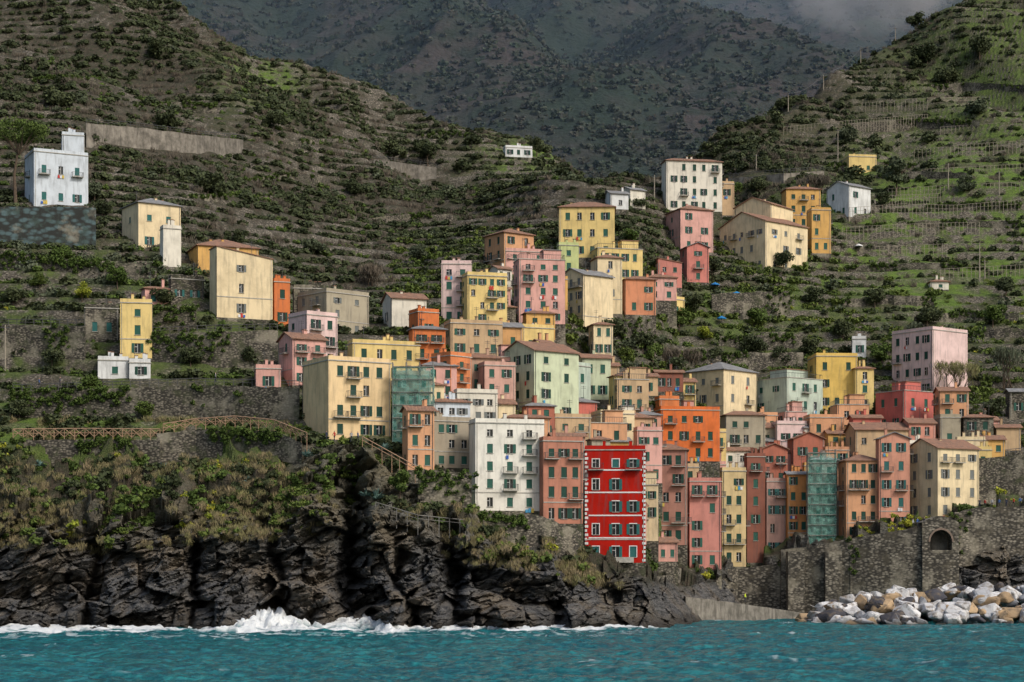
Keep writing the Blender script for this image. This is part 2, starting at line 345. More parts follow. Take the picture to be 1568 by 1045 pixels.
def haze():
    bpy.ops.mesh.primitive_cube_add(size=1); o=bpy.context.object; o.name="valley_haze"; o.location=(0,1950,600); o.scale=(3600,2080,1300)
    m=bpy.data.materials.new("haze"); m.use_nodes=True; nt=m.node_tree; nt.nodes.remove(nt.nodes['Principled BSDF'])
    v=nt.nodes.new('ShaderNodeVolumeScatter'); v.inputs['Color'].default_value=(0.46,0.68,1,1); v.inputs['Density'].default_value=0.00019
    nt.links.new(v.outputs[0],nt.nodes['Material Output'].inputs['Volume']); o.data.materials.append(m)
haze()
# ---------------------------------------------------------------- sea
wc=np.concatenate([np.linspace(-4000,-120,50),np.arange(-100,1670,2.6),np.linspace(1700,5000,50)])
wd=np.concatenate([np.linspace(8,120,20),120*np.exp(np.linspace(0,np.log(430/120),560))[1:],np.linspace(440,800,10)])
WX=wc[None,:]+0*wd[:,None]; WD=wd[:,None]+0*WX; wx=(WX-CX)*WD/F
a1=fbm(wx/7+WD/11,WD/4.2,0,4); a2=ridg(wx/2.6,WD/1.5,9,3)
wz=(a1-0.5)*1.5+(a2-0.6)*0.55
rz=int(np.argmin(np.abs(tt-1.02)))
sh=np.interp(WX,cols,np.minimum.reduce(Dn[rz-4:rz+12,:]))
dist=sh-WD
strength=np.clip(0.4+1.0*gs(WX,415,55)+0.9*gs(WX,560,55)+0.7*gs(WX,325,22)+0.6*gs(WX,720,20)+0.7*gs(WX,60,120)+0.4*gs(WX,850,60),0,1.3)*(1-sst(960,1050,WX))
fn=fbm(wx/3.2,WD/1.8,11,5)
foam=sst(0.49,0.59,fn+0.22*strength-0.025*np.maximum(dist,0))*(dist<24)*sst(0,0.3,strength)
lac=ridg(wx/3.4,WD/2.2,21,4)
foam=np.maximum(foam,0.5*sst(0.88,0.97,lac)*(dist<38)*(dist>0)*strength)
wz=wz+foam*np.clip(1-dist/10,0,1)*(2.2*gs(WX,415,60)+1.2*gs(WX,560,50)+0.45)*fbm(wx/1.0,WD/1.0,3,3)*1.6
caps=sst(0.78,0.85,a1)*sst(0.6,0.8,fbm(wx/.8,WD/.8,4,3)+0.15)*(dist>15)*0.5
wat=np.stack([foam,np.clip(caps,0,1),sst(60,0,dist)*1.0,0*foam],-1)
def water_mat():
    m,nt,b=newmat("sea_water"); p=geopos(nt)
    at=nt.nodes.new('ShaderNodeVertexColor'); at.layer_name='mask'
    sp=nt.nodes.new('ShaderNodeSeparateColor'); nt.links.new(at.outputs[0],sp.inputs[0])
    n1=noise(nt,1.0,5,mapv(nt,p,(0.05,0.12,1))); n2=noise(nt,1.0,6,mapv(nt,p,(0.6,1.1,1)),0.7)
    c=mixc(nt,ramp(nt,n1,0.35,0.65),(0.008,0.15,0.175),(0.020,0.235,0.245)); c=mixc(nt,ramp(nt,n2,0.40,0.58,0,0.85),c,(0.003,0.055,0.078)); c=mixc(nt,ramp(nt,n2,0.60,0.72,0,0.0),c,(0.1,0.4,0.4))
    mx=nt.nodes.new('ShaderNodeMath'); mx.operation='MAXIMUM'; nt.links.new(sp.outputs[0],mx.inputs[0]); nt.links.new(sp.outputs[1],mx.inputs[1])
    c=mixc(nt,mx.outputs[0],c,(0.8,0.83,0.83))
    nt.links.new(c,b.inputs['Base Color'])
    nt.links.new(ramp(nt,mx.outputs[0],0,1,0.12,0.9),b.inputs['Roughness']); b.inputs['Specular IOR Level'].default_value=0.42; b.inputs['IOR'].default_value=1.33
    bump(nt,b,n2,1.0,0.8); return m
gridobj("sea",np.stack([wx,WD,wz],-1),water_mat(),wat)
# ---------------------------------------------------------------- occupancy (keeps shrubs off houses, walls, paths)
OC=np.zeros((1500,1400),bool)
def occ(x,y,r,front=0):
    i0=int((y-r-front-250)*2);i1=int((y+r-250)*2)+1;j0=int((x-r+350)*2);j1=int((x+r+350)*2)+1
    if i0<0 or j0<0 or i1>1500 or j1>1400: return
    if front: OC[i0:i1,j0:j1]=True; return
    yy,xx=np.mgrid[i0:i1,j0:j1]; OC[i0:i1,j0:j1]|=((yy/2+250-y)**2+(xx/2-350-x)**2)<r*r
IVY=[]
# ---------------------------------------------------------------- buildings
def building(name,col,L,C,R,top,base,fl,nl,nr,roof='flat',sh=0,bal=0.15,D=None,trim=False,depth=None,roofmat=None,quoin=False,foot=-7.0):
    D=D or Dat(C if C>L else (L+R)/2,base)-0.8; bal=min(0.5,bal*1.8)
    if roof=='flat' and random.random()<0.42 and not quoin and R-L<110 and fl>1 and 'villa' not in name: roof=random.choice(('hip','hip','gu'))
    if sh==0 and random.random()<0.3: sh=4
    m=D/F; wl=max(C-L,0)*m; wr=max(R-C,0)*m
    if wl<0.5: th=0; w_=wr; d_=depth or min(max(w_*0.8,6),10)
    elif wr<0.5: th=math.radians(90); d_=wl; w_=depth or 8
    else:
        th=math.atan2(wl,wr); th=max(math.radians(14),min(math.radians(72),th)); w_=wr/math.cos(th); d_=wl/math.sin(th)
    ang=th-math.atan((C-CX)/F)+random.uniform(-.04,.04)
    u=Vector((math.cos(ang),math.sin(ang),0)); v=Vector((-math.sin(ang),math.cos(ang),0)); Z=Vector((0,0,1))
    A3=W(C,base,D); z0=0.0; z1=(base-top)*m
    e=bpy.data.objects.new(name,None); e.location=A3; scene.collection.objects.link(e); e.empty_display_size=2
    A=Vector((0,0,0)); cen=A3+u*w_/2+v*d_/2; occ(cen.x,cen.y,max(w_,d_)*0.6)
    if quoin: occ(cen.x,cen.y-4,9)
    wall=MB();win=MB();shu=MB();tr=MB();bl=MB();rf=MB()
    wm=plaster(col) if not isinstance(col,bpy.types.Material) else col; sm=SH[sh]
    def facade(P0,du,n,w,nc):
        zf=-0.3
        xs=[0]; zs=[zf]; fh=(z1-z0)/max(fl,1)
        ww=min(1.05,w/max(nc,1)*0.42)*random.uniform(.9,1.05); wh=min(1.75,fh*0.52); mar=w*random.uniform(0.02,0.07)
        for i in range(nc):
            c=mar+(w-2*mar)*(i+0.5)/nc+random.uniform(-.12,.12)*w/nc*0.6; xs+= [c-ww/2,c+ww/2]
        xs.append(w)
        for j in range(fl):
            k=1.0 if j<fl-1 else random.choice((1.0,0.75))
            zb=z0+fh*j+fh*0.27+random.uniform(-.1,.1); zs+=[zb,zb+wh*k]
        zs.append(z1)
        Pt=lambda x,z,o=0: P0+du*x+n*o+Z*z
        for i in range(len(xs)-1):
            for j in range(len(zs)-1):
                x0,x1,a,b=xs[i],xs[i+1],zs[j],zs[j+1]
                if i%2==1 and j%2==1 and random.random()>0.11:
                    r=-0.20
                    for q in (((x0,a,0),(x1,a,0),(x1,a,r),(x0,a,r)),((x0,b,r),(x1,b,r),(x1,b,0),(x0,b,0)),((x0,a,0),(x0,a,r),(x0,b,r),(x0,b,0)),((x1,a,r),(x1,a,0),(x1,b,0),(x1,b,r))):
                        wall.poly([Pt(*k) for k in q],wm)
                    k=random.random()
                    if k<0.55: shu.poly([Pt(x0,a,-0.07),Pt(x1,a,-0.07),Pt(x1,b,-0.07),Pt(x0,b,-0.07)],sm)
                    win.poly([Pt(x0,a,r),Pt(x1,a,r),Pt(x1,b,r),Pt(x0,b,r)],GLASS)
                    if k>=0.55:
                        win.box(Pt((x0+x1)/2-0.03,a,r+0.01),du*0.06,n*0.04,Z*(b-a),WHITE)
                        win.box(Pt(x0,a+(b-a)*0.62,r+0.012),du*(x1-x0)/2*0.94,n*0.04,Z*0.06,WHITE)
                    if k>0.66:
                        hw=(x1-x0)/2
                        shu.box(Pt(x0-hw,a,0.02),du*(hw-0.02),n*0.05,Z*(b-a),sm); shu.box(Pt(x1+0.02,a,0.02),du*(hw-0.02),n*0.05,Z*(b-a),sm)
                    tr.box(Pt(x0-0.08,a-0.09,0.0),du*(x1-x0+0.16),n*0.13,Z*0.085,TRIM)
                    if trim:
                        for (xa,xb,za,zb2) in ((x0-0.14,x0-0.003,a,b),(x1+0.003,x1+0.14,a,b),(x0-0.14,x1+0.14,b+0.003,b+0.15)):
                            if k<=0.66 or za>a: tr.box(Pt(xa,za,0.001),du*(xb-xa),n*0.04,Z*(zb2-za),WHITE)
                    if random.random()<bal and j>1:
                        bw=(x1-x0)+1.5; bx=(x0+x1)/2-bw/2
                        zb=a-0.35
                        bl.box(Pt(bx,zb-0.12,0.0),du*bw,n*0.95,Z*0.12,TRIM)
                        for t in np.linspace(0,1,11): bl.box(Pt(bx+0.03+t*(bw-0.09),zb,0.88),du*0.03,n*0.03,Z*0.95,METAL)
                        for t in (0.25,0.5,0.75):
                            for s in (0.03,bw-0.06): bl.box(Pt(bx+s,zb,0.88*t),du*0.03,n*0.03,Z*0.95,METAL)
                        bl.box(Pt(bx,zb+0.95,0.86),du*bw,n*0.06,Z*0.05,METAL)
                        for s in (0.01,bw-0.06): bl.box(Pt(bx+s,zb+0.95,0.0),du*0.05,n*0.857,Z*0.05,METAL)
                    elif random.random()<0.12:
                        for q in range(random.randint(1,3)):
                            bl.box(Pt(x0-0.2+q*0.5,a-0.95,0.16),du*0.42,n*0.03,Z*random.uniform(0.5,0.8),random.choice(CL))
                else: wall.poly([Pt(x0,a),Pt(x1,a),Pt(x1,b),Pt(x0,b)],wm)
        if w>4:
            x=random.choice((0.25,w-0.33)); tr.box(Pt(x,0.05,0.02),du*0.08,n*0.08,Z*(z1-0.15),random.choice((TRIM,METAL)))
            if fl>2 and random.random()<0.5: tr.box(Pt(0.05,(z1-z0)/fl+0.05,0.001),du*(w-0.1),n*0.07,Z*0.16,TRIM)
    facade(A,u,-v,w_,nr); facade(A+v*d_,-v,-u,d_,nl)
    facade(A+u*w_+v*d_,-u,v,w_,max(nr-1,0)); facade(A+u*w_,v,u,d_,max(1,int(d_/4)))
    p=lambda a,b,z: A+u*a+v*b+Z*z
    rm=roofmat or random.choice((TILE,TILE,TILE,GREYROOF)); o=0.4
    def bx(a,b,z,da,db,dz,mat,mb=rf): mb.box(p(a,b,z),u*da,v*db,Z*dz,mat)
    bx(-0.06,-0.06,foot,w_+0.12,d_+0.12,-foot,STONE,tr)
    if roof in('flat','terrace'):
        bx(-0.14,-0.14,z1+0.001,w_+0.28,d_+0.28,0.16,TRIM)
        h=0.65
        if roof=='flat':
            z=z1+0.163
            bx(0,0,z,w_,0.22,h,wm); bx(0,d_-0.22,z,w_,0.22,h,wm); bx(0,0.222,z,0.22,d_-0.444,h,wm); bx(w_-0.22,0.222,z,0.22,d_-0.444,h,wm)
        else:
            z=z1+0.163
            for (a0,b0,a1,b1) in ((0.1,0.1,w_-0.1,0.1),(0.1,0.1,0.1,d_-0.1),(w_-0.1,0.1,w_-0.1,d_-0.1)):
                n_=max(2,int(math.hypot(a1-a0,b1-b0)/0.45))
                for i in range(n_+1):
                    t=i/n_; bx(a0+(a1-a0)*t-0.02,b0+(b1-b0)*t-0.02,z,0.04,0.04,1.0,METAL)
                bl.bar(p(a0,b0,z+1.0),p(a1,b1,z+1.0),0.035,METAL)
            k=random.uniform(0.35,0.6); bx(w_*(1-k)-0.3,d_*0.4,z,w_*k,d_*0.5,2.3,wm); bx(w_*(1-k)-0.5,d_*0.4-0.2,z+2.302,w_*k+0.4,d_*0.5+0.4,0.15,rm)
            bx(0.8,d_*0.4,z,0.06,0.06,2.1,METAL)
    else:
        if roof=='hip':
            rh=min(w_,d_)*0.5*0.42; ra=(min(w_,d_)/2)
            c=[(-o,-o),(w_+o,-o),(w_+o,d_+o),(-o,d_+o)]
            if w_>=d_: r1,r2=(ra,d_/2),(w_-ra,d_/2)
            else: r1,r2=(w_/2,ra),(w_/2,d_-ra)
            z=z1+0.02
            if w_>=d_: fs=[(c[0],c[1],r2,r1),(c[1],c[2],r2),(c[2],c[3],r1,r2),(c[3],c[0],r1)]
            else: fs=[(c[0],c[1],r1),(c[1],c[2],r2,r1),(c[2],c[3],r2),(c[3],c[0],r1,r2)]
            for fc in fs: rf.poly([p(q[0],q[1],z+0.15+(rh if q in (r1,r2) else 0)) for q in fc],rm)
            bx(-o,-o,z,w_+2*o,d_+2*o,0.147,rm)
        elif roof in('gu','gv'):
            if roof=='gv':
                rh=w_*0.5*0.40
                for b_ ,fl_ in ((0,0),(d_,1)):
                    q=[p(0,b_,z1),p(w_,b_,z1),p(w_/2,b_,z1+rh)]; wall.poly(q[::-1] if fl_ else q,wm)
                s=rh/(w_/2)
                for a0,a1 in ((-o,w_/2),(w_+o,w_/2)):
                    P0,P1=p(a0,-o,z1-o*s+0.03),p(a1,-o,z1+rh+0.03); rf.box(P0,P1-P0,v*(d_+2*o),Z*0.16,rm)
            else:
                rh=d_*0.5*0.40
                for a_,fl_ in ((0,1),(w_,0)):
                    q=[p(a_,0,z1),p(a_,d_,z1),p(a_,d_/2,z1+rh)]; wall.poly(q[::-1] if fl_ else q,wm)
                s=rh/(d_/2)
                for b0,b1 in ((-o,d_/2),(d_+o,d_/2)):
                    P0,P1=p(-o,b0,z1-o*s+0.03),p(-o,b1,z1+rh+0.03); rf.box(P0,P1-P0,u*(w_+2*o),Z*0.16,rm)
        elif roof=='shed':
            rh=w_*0.16
            wall.poly([p(0,0,z1),p(w_,0,z1),p(0,0,z1+rh)],wm); wall.poly([p(0,d_,z1),p(0,0,z1),p(0,0,z1+rh),p(0,d_,z1+rh)],wm); wall.poly([p(0,d_,z1+rh),p(w_,d_,z1),p(0,d_,z1)],wm)
            P0=p(-0.2,-0.2,z1+rh*1.03); P1=p(w_+0.2,-0.2,z1-rh*0.03); rf.box(P0+Z*0.02,P1-P0,v*(d_+0.4),Z*0.15,rm)
    for i in range(random.randint(1,3)):
        a=random.uniform(0.2,0.8)*w_; b=random.uniform(0.3,0.7)*d_; h=random.uniform(1.0,1.6)
        bx(a,b,z1+0.17,0.5,0.5,h+0.4,wm); bx(a-0.08,b-0.08,z1+0.572+h,0.66,0.66,0.1,TILE)
    if random.random()<0.6:
        a=random.uniform(0.2,0.8)*w_; b=random.uniform(0.3,0.7)*d_; q=p(a,b,z1)
        bl.bar(q,q+Z*3.6,0.03,METAL); 
        for k in (3.1,3.4): bl.bar(q+Z*k-u*0.5,q+Z*k+u*0.5,0.02,METAL)
    if quoin:
        k=0; z=0.2
        while z<z1-0.3:
            ln=0.36 if k%2 else 0.55
            for P0,du,n in ((A,u,-v),(A+u*w_,-u,-v)):
                tr.box(P0+Z*z+n*0.002-du*0.05,du*ln,n*0.06,Z*0.42,WHITE)
            z+=0.7;k+=1
        for z in quoin: 
            tr.box(A+Z*z+u*0.57-v*0.062,u*(w_-1.14),v*0.06,Z*0.22,WHITE)
        tr.box(A+Z*0.01+u*0.05-v*0.9,u*(w_*0.8),v*0.88,Z*0.9,TRIM)
    for nm,mb in (("walls",wall),("windows",win),("shutters",shu),("trim",tr),("balconies",bl),("roof",rf)):
        if mb.f: mb.obj(nm,parent=e)
    return e
cream=(238,217,172);ivory=(234,228,210);white=(228,230,228);yellow=(238,209,130);gold=(226,176,94);orange=(222,122,58);peach=(228,168,122);pink=(228,172,158);palepink=(234,203,197);coral=(206,110,94);terra=(188,112,88);brown=(150,93,75);pgreen=(204,214,178);mint=(190,205,188);grey=(150,146,136);stonec=(176,166,142);red=(184,28,12);tan=(206,174,132);ltblue=(212,222,230)
B=building
B("white_villa",ltblue,36,52,133,232,316,2,1,3,'flat',1,0.3); B("white_villa_tower",ltblue,92,95,128,207,240,1,0,1,'flat',1,0,D=Dat(52,316)+4,foot=-1)
B("cream_house",cream,188,212,277,310,384,2,1,2,'hip',1,0.5)
B("cream_outbuilding",ivory,245,250,277,350,410,1,0,0,'flat',1)
B("yellow_house",gold,283,303,395,376,420,1,1,2,'hip',1,0)
B("tall_cream_house",cream,322,332,418,392,486,3,0,1,'shed',3,0)
B("orange_house",orange,414,420,444,432,500,2,0,1,'flat',0)
B("pink_cottage",pink,217,222,267,442,468,1,0,2,'hip',1,0)
B("stone_cottage",STONE,258,262,312,427,462,1,0,2,'flat',1,0)
B("grey_house",stonec,452,500,566,447,512,3,2,2,'flat',3,0.1); B("grey_stone_house",STONE,447,450,500,442,500,2,0,2,'flat',0,0)
B("narrow_yellow_house",yellow,180,184,232,464,548,3,0,1,'flat',0,0); B("stone_annex",STONE,126,130,181,472,520,1,0,2,'flat',1,0)
B("white_bathhouse",white,147,150,196,552,580,1,0,1,'flat',0,0,foot=-1); B("white_bathhouse",white,196,198,230,556,580,1,0,1,'flat',0,0,foot=-1)
B("pale_pink_house",palepink,440,470,516,482,560,3,2,2,'flat',0,0.2); B("rose_house",pink,428,448,500,518,590,3,1,2,'flat',0,0.2)
B("pink_garden_house",pink,388,392,430,565,600,1,0,1,'flat',0,0)
B("large_cream_apartment_house",(240,208,154),463,503,600,552,673,4,0,4,'flat',4,0.22)
B("yellow_apartment_house",yellow,533,540,645,526,585,2,0,4,'flat',0,0.1)
B("orange_apartment_house",orange,625,632,682,504,580,3,0,2,'flat',0,0.1)
B("tall_orange_house",(226,134,76),660,690,722,545,632,4,2,1,'flat',0,0.2)
B("cream_gable_house",ivory,585,600,653,456,500,1,1,1,'gu',3,0)
B("orange_terrace_house",orange,625,640,672,478,520,1,1,1,'flat',0,0)
B("pale_apartment_house",palepink,673,676,722,405,495,4,0,2,'flat',0,0.3)
B("yellow_tower_house",yellow,703,716,777,422,512,5,1,4,'flat',0,0.15)
B("tan_house",(214,160,114),740,772,817,356,420,3,2,2,'hip',0,0.1)
B("pink_tower_house",pink,785,795,865,397,495,5,1,3,'terrace',0,0.15)
B("tall_cream_house",cream,856,893,940,420,506,4,3,0,'gu',3,0.1); B("cream_block",cream,905,915,953,395,480,4,1,1,'flat',3,0.1)
B("yellow_hip_roof_house",yellow,853,856,941,318,395,3,0,4,'hip',0,0.05,roofmat=TILE)
B("yellow_row_house",yellow,905,915,985,380,430,2,1,4,'terrace',0,0)
B("lime_house",(200,210,140),852,856,886,376,420,2,0,1,'flat',0,0)
B("pink_row_house",pink,770,775,840,385,420,2,0,3,'flat',0,0)
B("white_hotel",ivory,1013,1020,1106,246,322,4,0,5,'hip',0,0.08,roofmat=TILE)
B("pink_tiled_house",pink,1018,1042,1092,320,384,3,1,2,'hip',0,0.1,roofmat=TILE)
B("coral_house",(214,130,116),1040,1052,1085,378,432,3,1,1,'gv',0,0.1); B("coral_row_house",(212,134,120),998,1008,1044,402,440,2,0,2,'shed',0,0)
B("large_cream_villa",cream,1103,1172,1240,338,415,3,5,3,'gu',3,0.15)
B("cream_villa_wing",cream,1125,1180,1215,312,345,1,1,1,'gu',3,0,D=Dat(1172,415)+10)
B("gold_house",gold,1196,1204,1256,290,350,3,0,3,'flat',0,0.2); B("gold_side_house",gold,1235,1243,1272,322,388,3,0,2,'flat',0,0.1)
B("white_gable_house",white,1265,1300,1332,284,332,2,2,2,'gu',0,0.1,roofmat=GREYROOF); B("small_yellow_house",yellow,1288,1300,1342,240,266,1,1,2,'flat',0,0,foot=-3)
B("grey_roof_house",white,925,935,962,296,320,1,1,1,'gu',0,0,roofmat=GREYROOF); B("white_cottage",ivory,950,965,988,290,318,1,1,1,'gu',0,0,roofmat=GREYROOF)
B("orange_house",(222,146,104),950,958,1004,428,482,2,0,2,'flat',0,0.1); B("pink_house",pink,984,992,1036,425,460,2,0,2,'hip',0,0); B("small_yellow_house",yellow,1005,1025,1048,458,486,1,1,1,'flat',0,0)
B("hill_cottage",white,770,774,815,226,240,1,0,3,'flat',0,0,depth=6,foot=-3)
B("small_ochre_house",tan,1098,1102,1124,282,330,2,0,1,'flat',0,0)
B("hut",ivory,1420,1425,1452,432,444,1,0,1,'hip',0,0,foot=-2); B("white_shed",white,1302,1305,1326,520,548,1,0,1,'flat',0,0)
B("cream_row_house",tan,680,690,770,495,545,2,1,3,'flat',0,0.1); B("tan_row_house",(190,155,130),690,700,772,548,600,2,1,3,'hip',0,0)
B("ochre_house",(216,164,102),740,750,800,500,540,1,0,2,'gu',0,0)
B("yellow_cottage",yellow,780,800,848,502,540,1,1,2,'flat',0,0)
B("pale_green_church_house",pgreen,765,818,886,536,642,4,3,2,'gu',0,0.06,roofmat=TILE)
B("green_wing_house",pgreen,884,892,935,548,612,2,0,2,'gu',0,0.1); B("green_side_house",mint,850,880,905,560,630,2,1,1,'flat',0,0)
B("pink_garden_house",(216,170,152),732,742,790,560,630,3,1,2,'flat',0,0.1)
B("pale_roof_house",ivory,694,700,762,602,650,2,0,3,'flat',3,0); B("glazed_house",ltblue,655,662,720,616,690,3,0,3,'flat',3,0)
B("stone_apartment_house",(172,160,138),640,664,722,645,716,3,1,3,'flat',0,0.05)
B("white_apartment_house",(240,236,222),718,728,834,648,782,5,0,3,'flat',0,0.28)
B("cream_low_house",tan,840,850,905,640,690,2,0,2,'flat',0,0.1); B("red_roof_house",coral,862,880,915,616,660,1,1,1,'hip',0,0); B("cream_terrace_house",cream,905,920,972,634,700,2,1,2,'flat',0,0.1)
B("peach_house",peach,890,900,960,648,720,2,0,2,'terrace',0,0)
B("rose_brown_house",(196,130,104),826,832,893,676,802,4,0,3,'flat',0,0.15)
B("red_apartment_house",red,893,896,988,690,862,5,0,3,'flat',1,0.10,quoin=(4.0,7.7,11.5,15.2),trim=True,foot=-9)
B("brown_pink_house",(184,130,112),986,990,1052,690,835,5,0,3,'hip',0,0.1,D=372)
B("vivid_orange_house",(232,116,40),1001,1012,1102,628,706,3,0,4,'flat',0,0.1); B("orange_top_house",(232,134,68),1002,1010,1040,612,640,1,0,1,'flat',0,0,D=Dat(1012,706)+7)
B("cream_tower_house",cream,1047,1108,1162,566,650,3,3,2,'hip',3,0.1)
B("mint_house",mint,1152,1205,1260,578,660,3,2,3,'terrace',0,0.2)
B("yellow_corner_house",(236,198,96),1234,1250,1312,546,628,3,1,3,'flat',0,0.05); B("yellow_wing_house",yellow,1305,1310,1338,565,628,3,0,1,'hip',0,0)
B("pale_pink_villa",palepink,1365,1428,1480,505,606,4,4,0,'flat',0,0.1); B("coral_villa_base",(210,110,98),1342,1385,1430,598,660,2,2,2,'terrace',0,0)
B("yellow_house",yellow,1056,1062,1112,662,720,2,0,2,'flat',0,0.1); B("grey_house",stonec,1104,1112,1172,636,710,3,0,3,'flat',0,0.1)
B("pale_rose_house",palepink,1178,1190,1235,650,712,2,0,2,'flat',0,0.1); B("peach_house",peach,1230,1240,1290,640,700,2,0,2,'flat',0,0.1)
B("tan_house",tan,1020,1026,1070,716,790,3,0,2,'flat',0,0.1); B("pink_house",pink,1060,1066,1112,712,790,3,0,2,'flat',0,0.1)
B("ochre_house",(222,176,116),1008,1012,1050,766,862,4,0,2,'flat',0,0.2,D=376); B("rose_house",(206,136,122),1052,1056,1104,738,872,5,0,2,'flat',0,0.2)
B("cream_narrow_house",(222,196,140),1102,1106,1142,722,868,5,0,2,'flat',0,0.2); B("brown_house",brown,1140,1144,1172,700,862,6,0,1,'flat',0,0.1)
B("brick_red_house",terra,1160,1166,1206,688,800,4,0,2,'gv',0,0.1,D=412); B("rose_grey_house",(190,150,136),1170,1174,1204,738,852,4,0,2,'flat',1,0.1)
B("orange_narrow_house",(222,150,80),1202,1206,1240,726,840,5,0,2,'flat',0,0.1); B("grey_tower_house",grey,1238,1242,1282,705,834,4,0,2,'flat',0,0)
B("peach_apartment_house",peach,1284,1296,1348,706,826,5,1,3,'flat',0,0.15); B("salmon_house",(222,156,128),1340,1346,1392,672,812,5,0,2,'gv',1,0.15)
B("cream_gable_apartment_house",cream,1388,1436,1500,686,794,4,2,3,'gu',3,0.1)
B("tan_house",tan,1295,1310,1390,658,720,2,1,3,'gu',0,0.1); B("terracotta_house",terra,1205,1215,1262,672,740,2,0,2,'gv',0,0.1)
B("coral_house",coral,1150,1160,1212,676,720,1,0,2,'gu',0,0); B("ivory_house",ivory,1100,1106,1150,690,735,2,0,2,'gu',0,0)
B("yellow_house",yellow,1490,1494,1518,690,750,2,0,1,'flat',0,0) ; B("orange_house",(214,154,112),1260,1264,1300,690,760,3,0,2,'flat',0,0.1)
B("rose_house",pink,970,976,1014,660,740,3,0,2,'flat',0,0.1); B("tan_house",(206,168,130),940,950,1002,640,700,2,0,2,'hip',0,0)
B("pink_house",(212,160,142),840,846,896,668,740,2,0,2,'gu',0,0); B("orange_house",peach,770,776,842,640,700,2,0,3,'hip',0,0)
B("grey_block_house",stonec,1430,1440,1470,640,690,1,1,1,'flat',0,0)
B("terrace_pavilion",brown,1000,1004,1046,570,600,1,0,3,'gu',0,0)
B("salmon_row_house",(220,150,128),1380,1392,1432,648,700,2,0,2,'gu',0,0); B("stone_row_house",STONE,1470,1476,1520,640,690,2,0,2,'hip',0,0); B("tan_cottage",tan,1520,1526,1562,655,690,1,0,2,'gu',0,0)
B("peach_row_house",peach,1270,1282,1330,620,670,2,0,2,'terrace',0,0.1); B("coral_row_house",coral,1300,1306,1350,640,690,2,0,2,'gu',0,0)
B("grey_row_house",stonec,1150,1160,1200,655,710,2,0,2,'gu',0,0); B("rose_row_house",(216,150,136),1062,1070,1104,690,740,2,0,2,'gv',0,0.1)
B("ochre_row_house",gold,920,928,965,676,730,2,0,2,'gu',0,0); B("cream_row_house",cream,735,745,790,618,660,1,0,2,'gu',0,0); B("brick_row_house",terra,800,806,850,622,670,2,0,2,'hip',0,0)
B("pink_row_house",pink,640,648,700,560,610,2,0,2,'hip',0,0.1); B("ochre_row_house",gold,800,806,850,480,520,2,0,2,'hip',0,0); B("stone_row_house",STONE,735,742,790,470,510,1,0,2,'hip',0,0)
B("peach_row_house",peach,1110,1118,1160,650,700,2,0,2,'terrace',0,0.1); B("white_row_house",ivory,1225,1232,1276,655,700,1,0,2,'gu',0,0)
B("tan_row_house",tan,905,912,948,560,600,1,0,1,'gu',0,0); B("stone_barn",STONE,1540,1546,1600,600,640,1,0,2,'gu',0,0); B("cream_cottage",cream,1440,1446,1476,606,630,1,0,2,'gu',0,0)
B("stone_house",stonec,603,607,660,575,678,4,0,3,'flat',0,0,D=Dat(560,675)+4)
B("tan_cottage",tan,968,974,1008,576,606,1,0,1,'gu',0,0); B("pink_row_house",(216,160,146),1180,1186,1222,700,740,2,0,2,'gv',0,0); B("ochre_row_house",gold,1262,1268,1306,664,700,2,0,2,'gu',0,0)
# infill houses on the free plots of the valley
pal=[(cream,"cream"),(tan,"tan"),(pink,"pink"),(peach,"peach"),(gold,"ochre"),((200,146,124),"terracotta"),(stonec,"grey"),(ivory,"ivory"),((214,156,140),"coral"),(yellow,"yellow")]
cnt=0
for k in range(900):
    px=random.uniform(640,1545)
    lo,hi=np.interp(px,[640,780,900,950,1000,1150,1340,1400,1545],[480,430,440,600,600,630,630,650,640]),np.interp(px,[640,720,830,900,1000,1240,1400,1545],[700,760,780,800,850,820,770,690])
    pb=random.uniform(lo,hi)+20; D=Dat(px,pb); x=(px-CX)*D/F; wpx=random.uniform(34,54); wm_=wpx*D/F
    i0=int((D+0.5-250)*2); i1=int((D+6.5-250)*2); j0=int((x-wm_*.42+350)*2); j1=int((x+wm_*.42+350)*2)
    if i0<0 or OC[i0:i1,j0:j1].mean()>0.12: continue
    c,n_=random.choice(pal); f_=random.choice((1,2,2,3)); hp=f_*3.1*F/D+4
    B(n_+"_row_house",c,px-wpx/2,px-wpx/2+random.choice((4,8,14)),px+wpx/2,pb-hp,pb,f_,1,2,random.choice(('hip','gu','gu','flat','terrace')),0,0.12); cnt+=1
    if cnt>=46: break
print("infill",cnt)
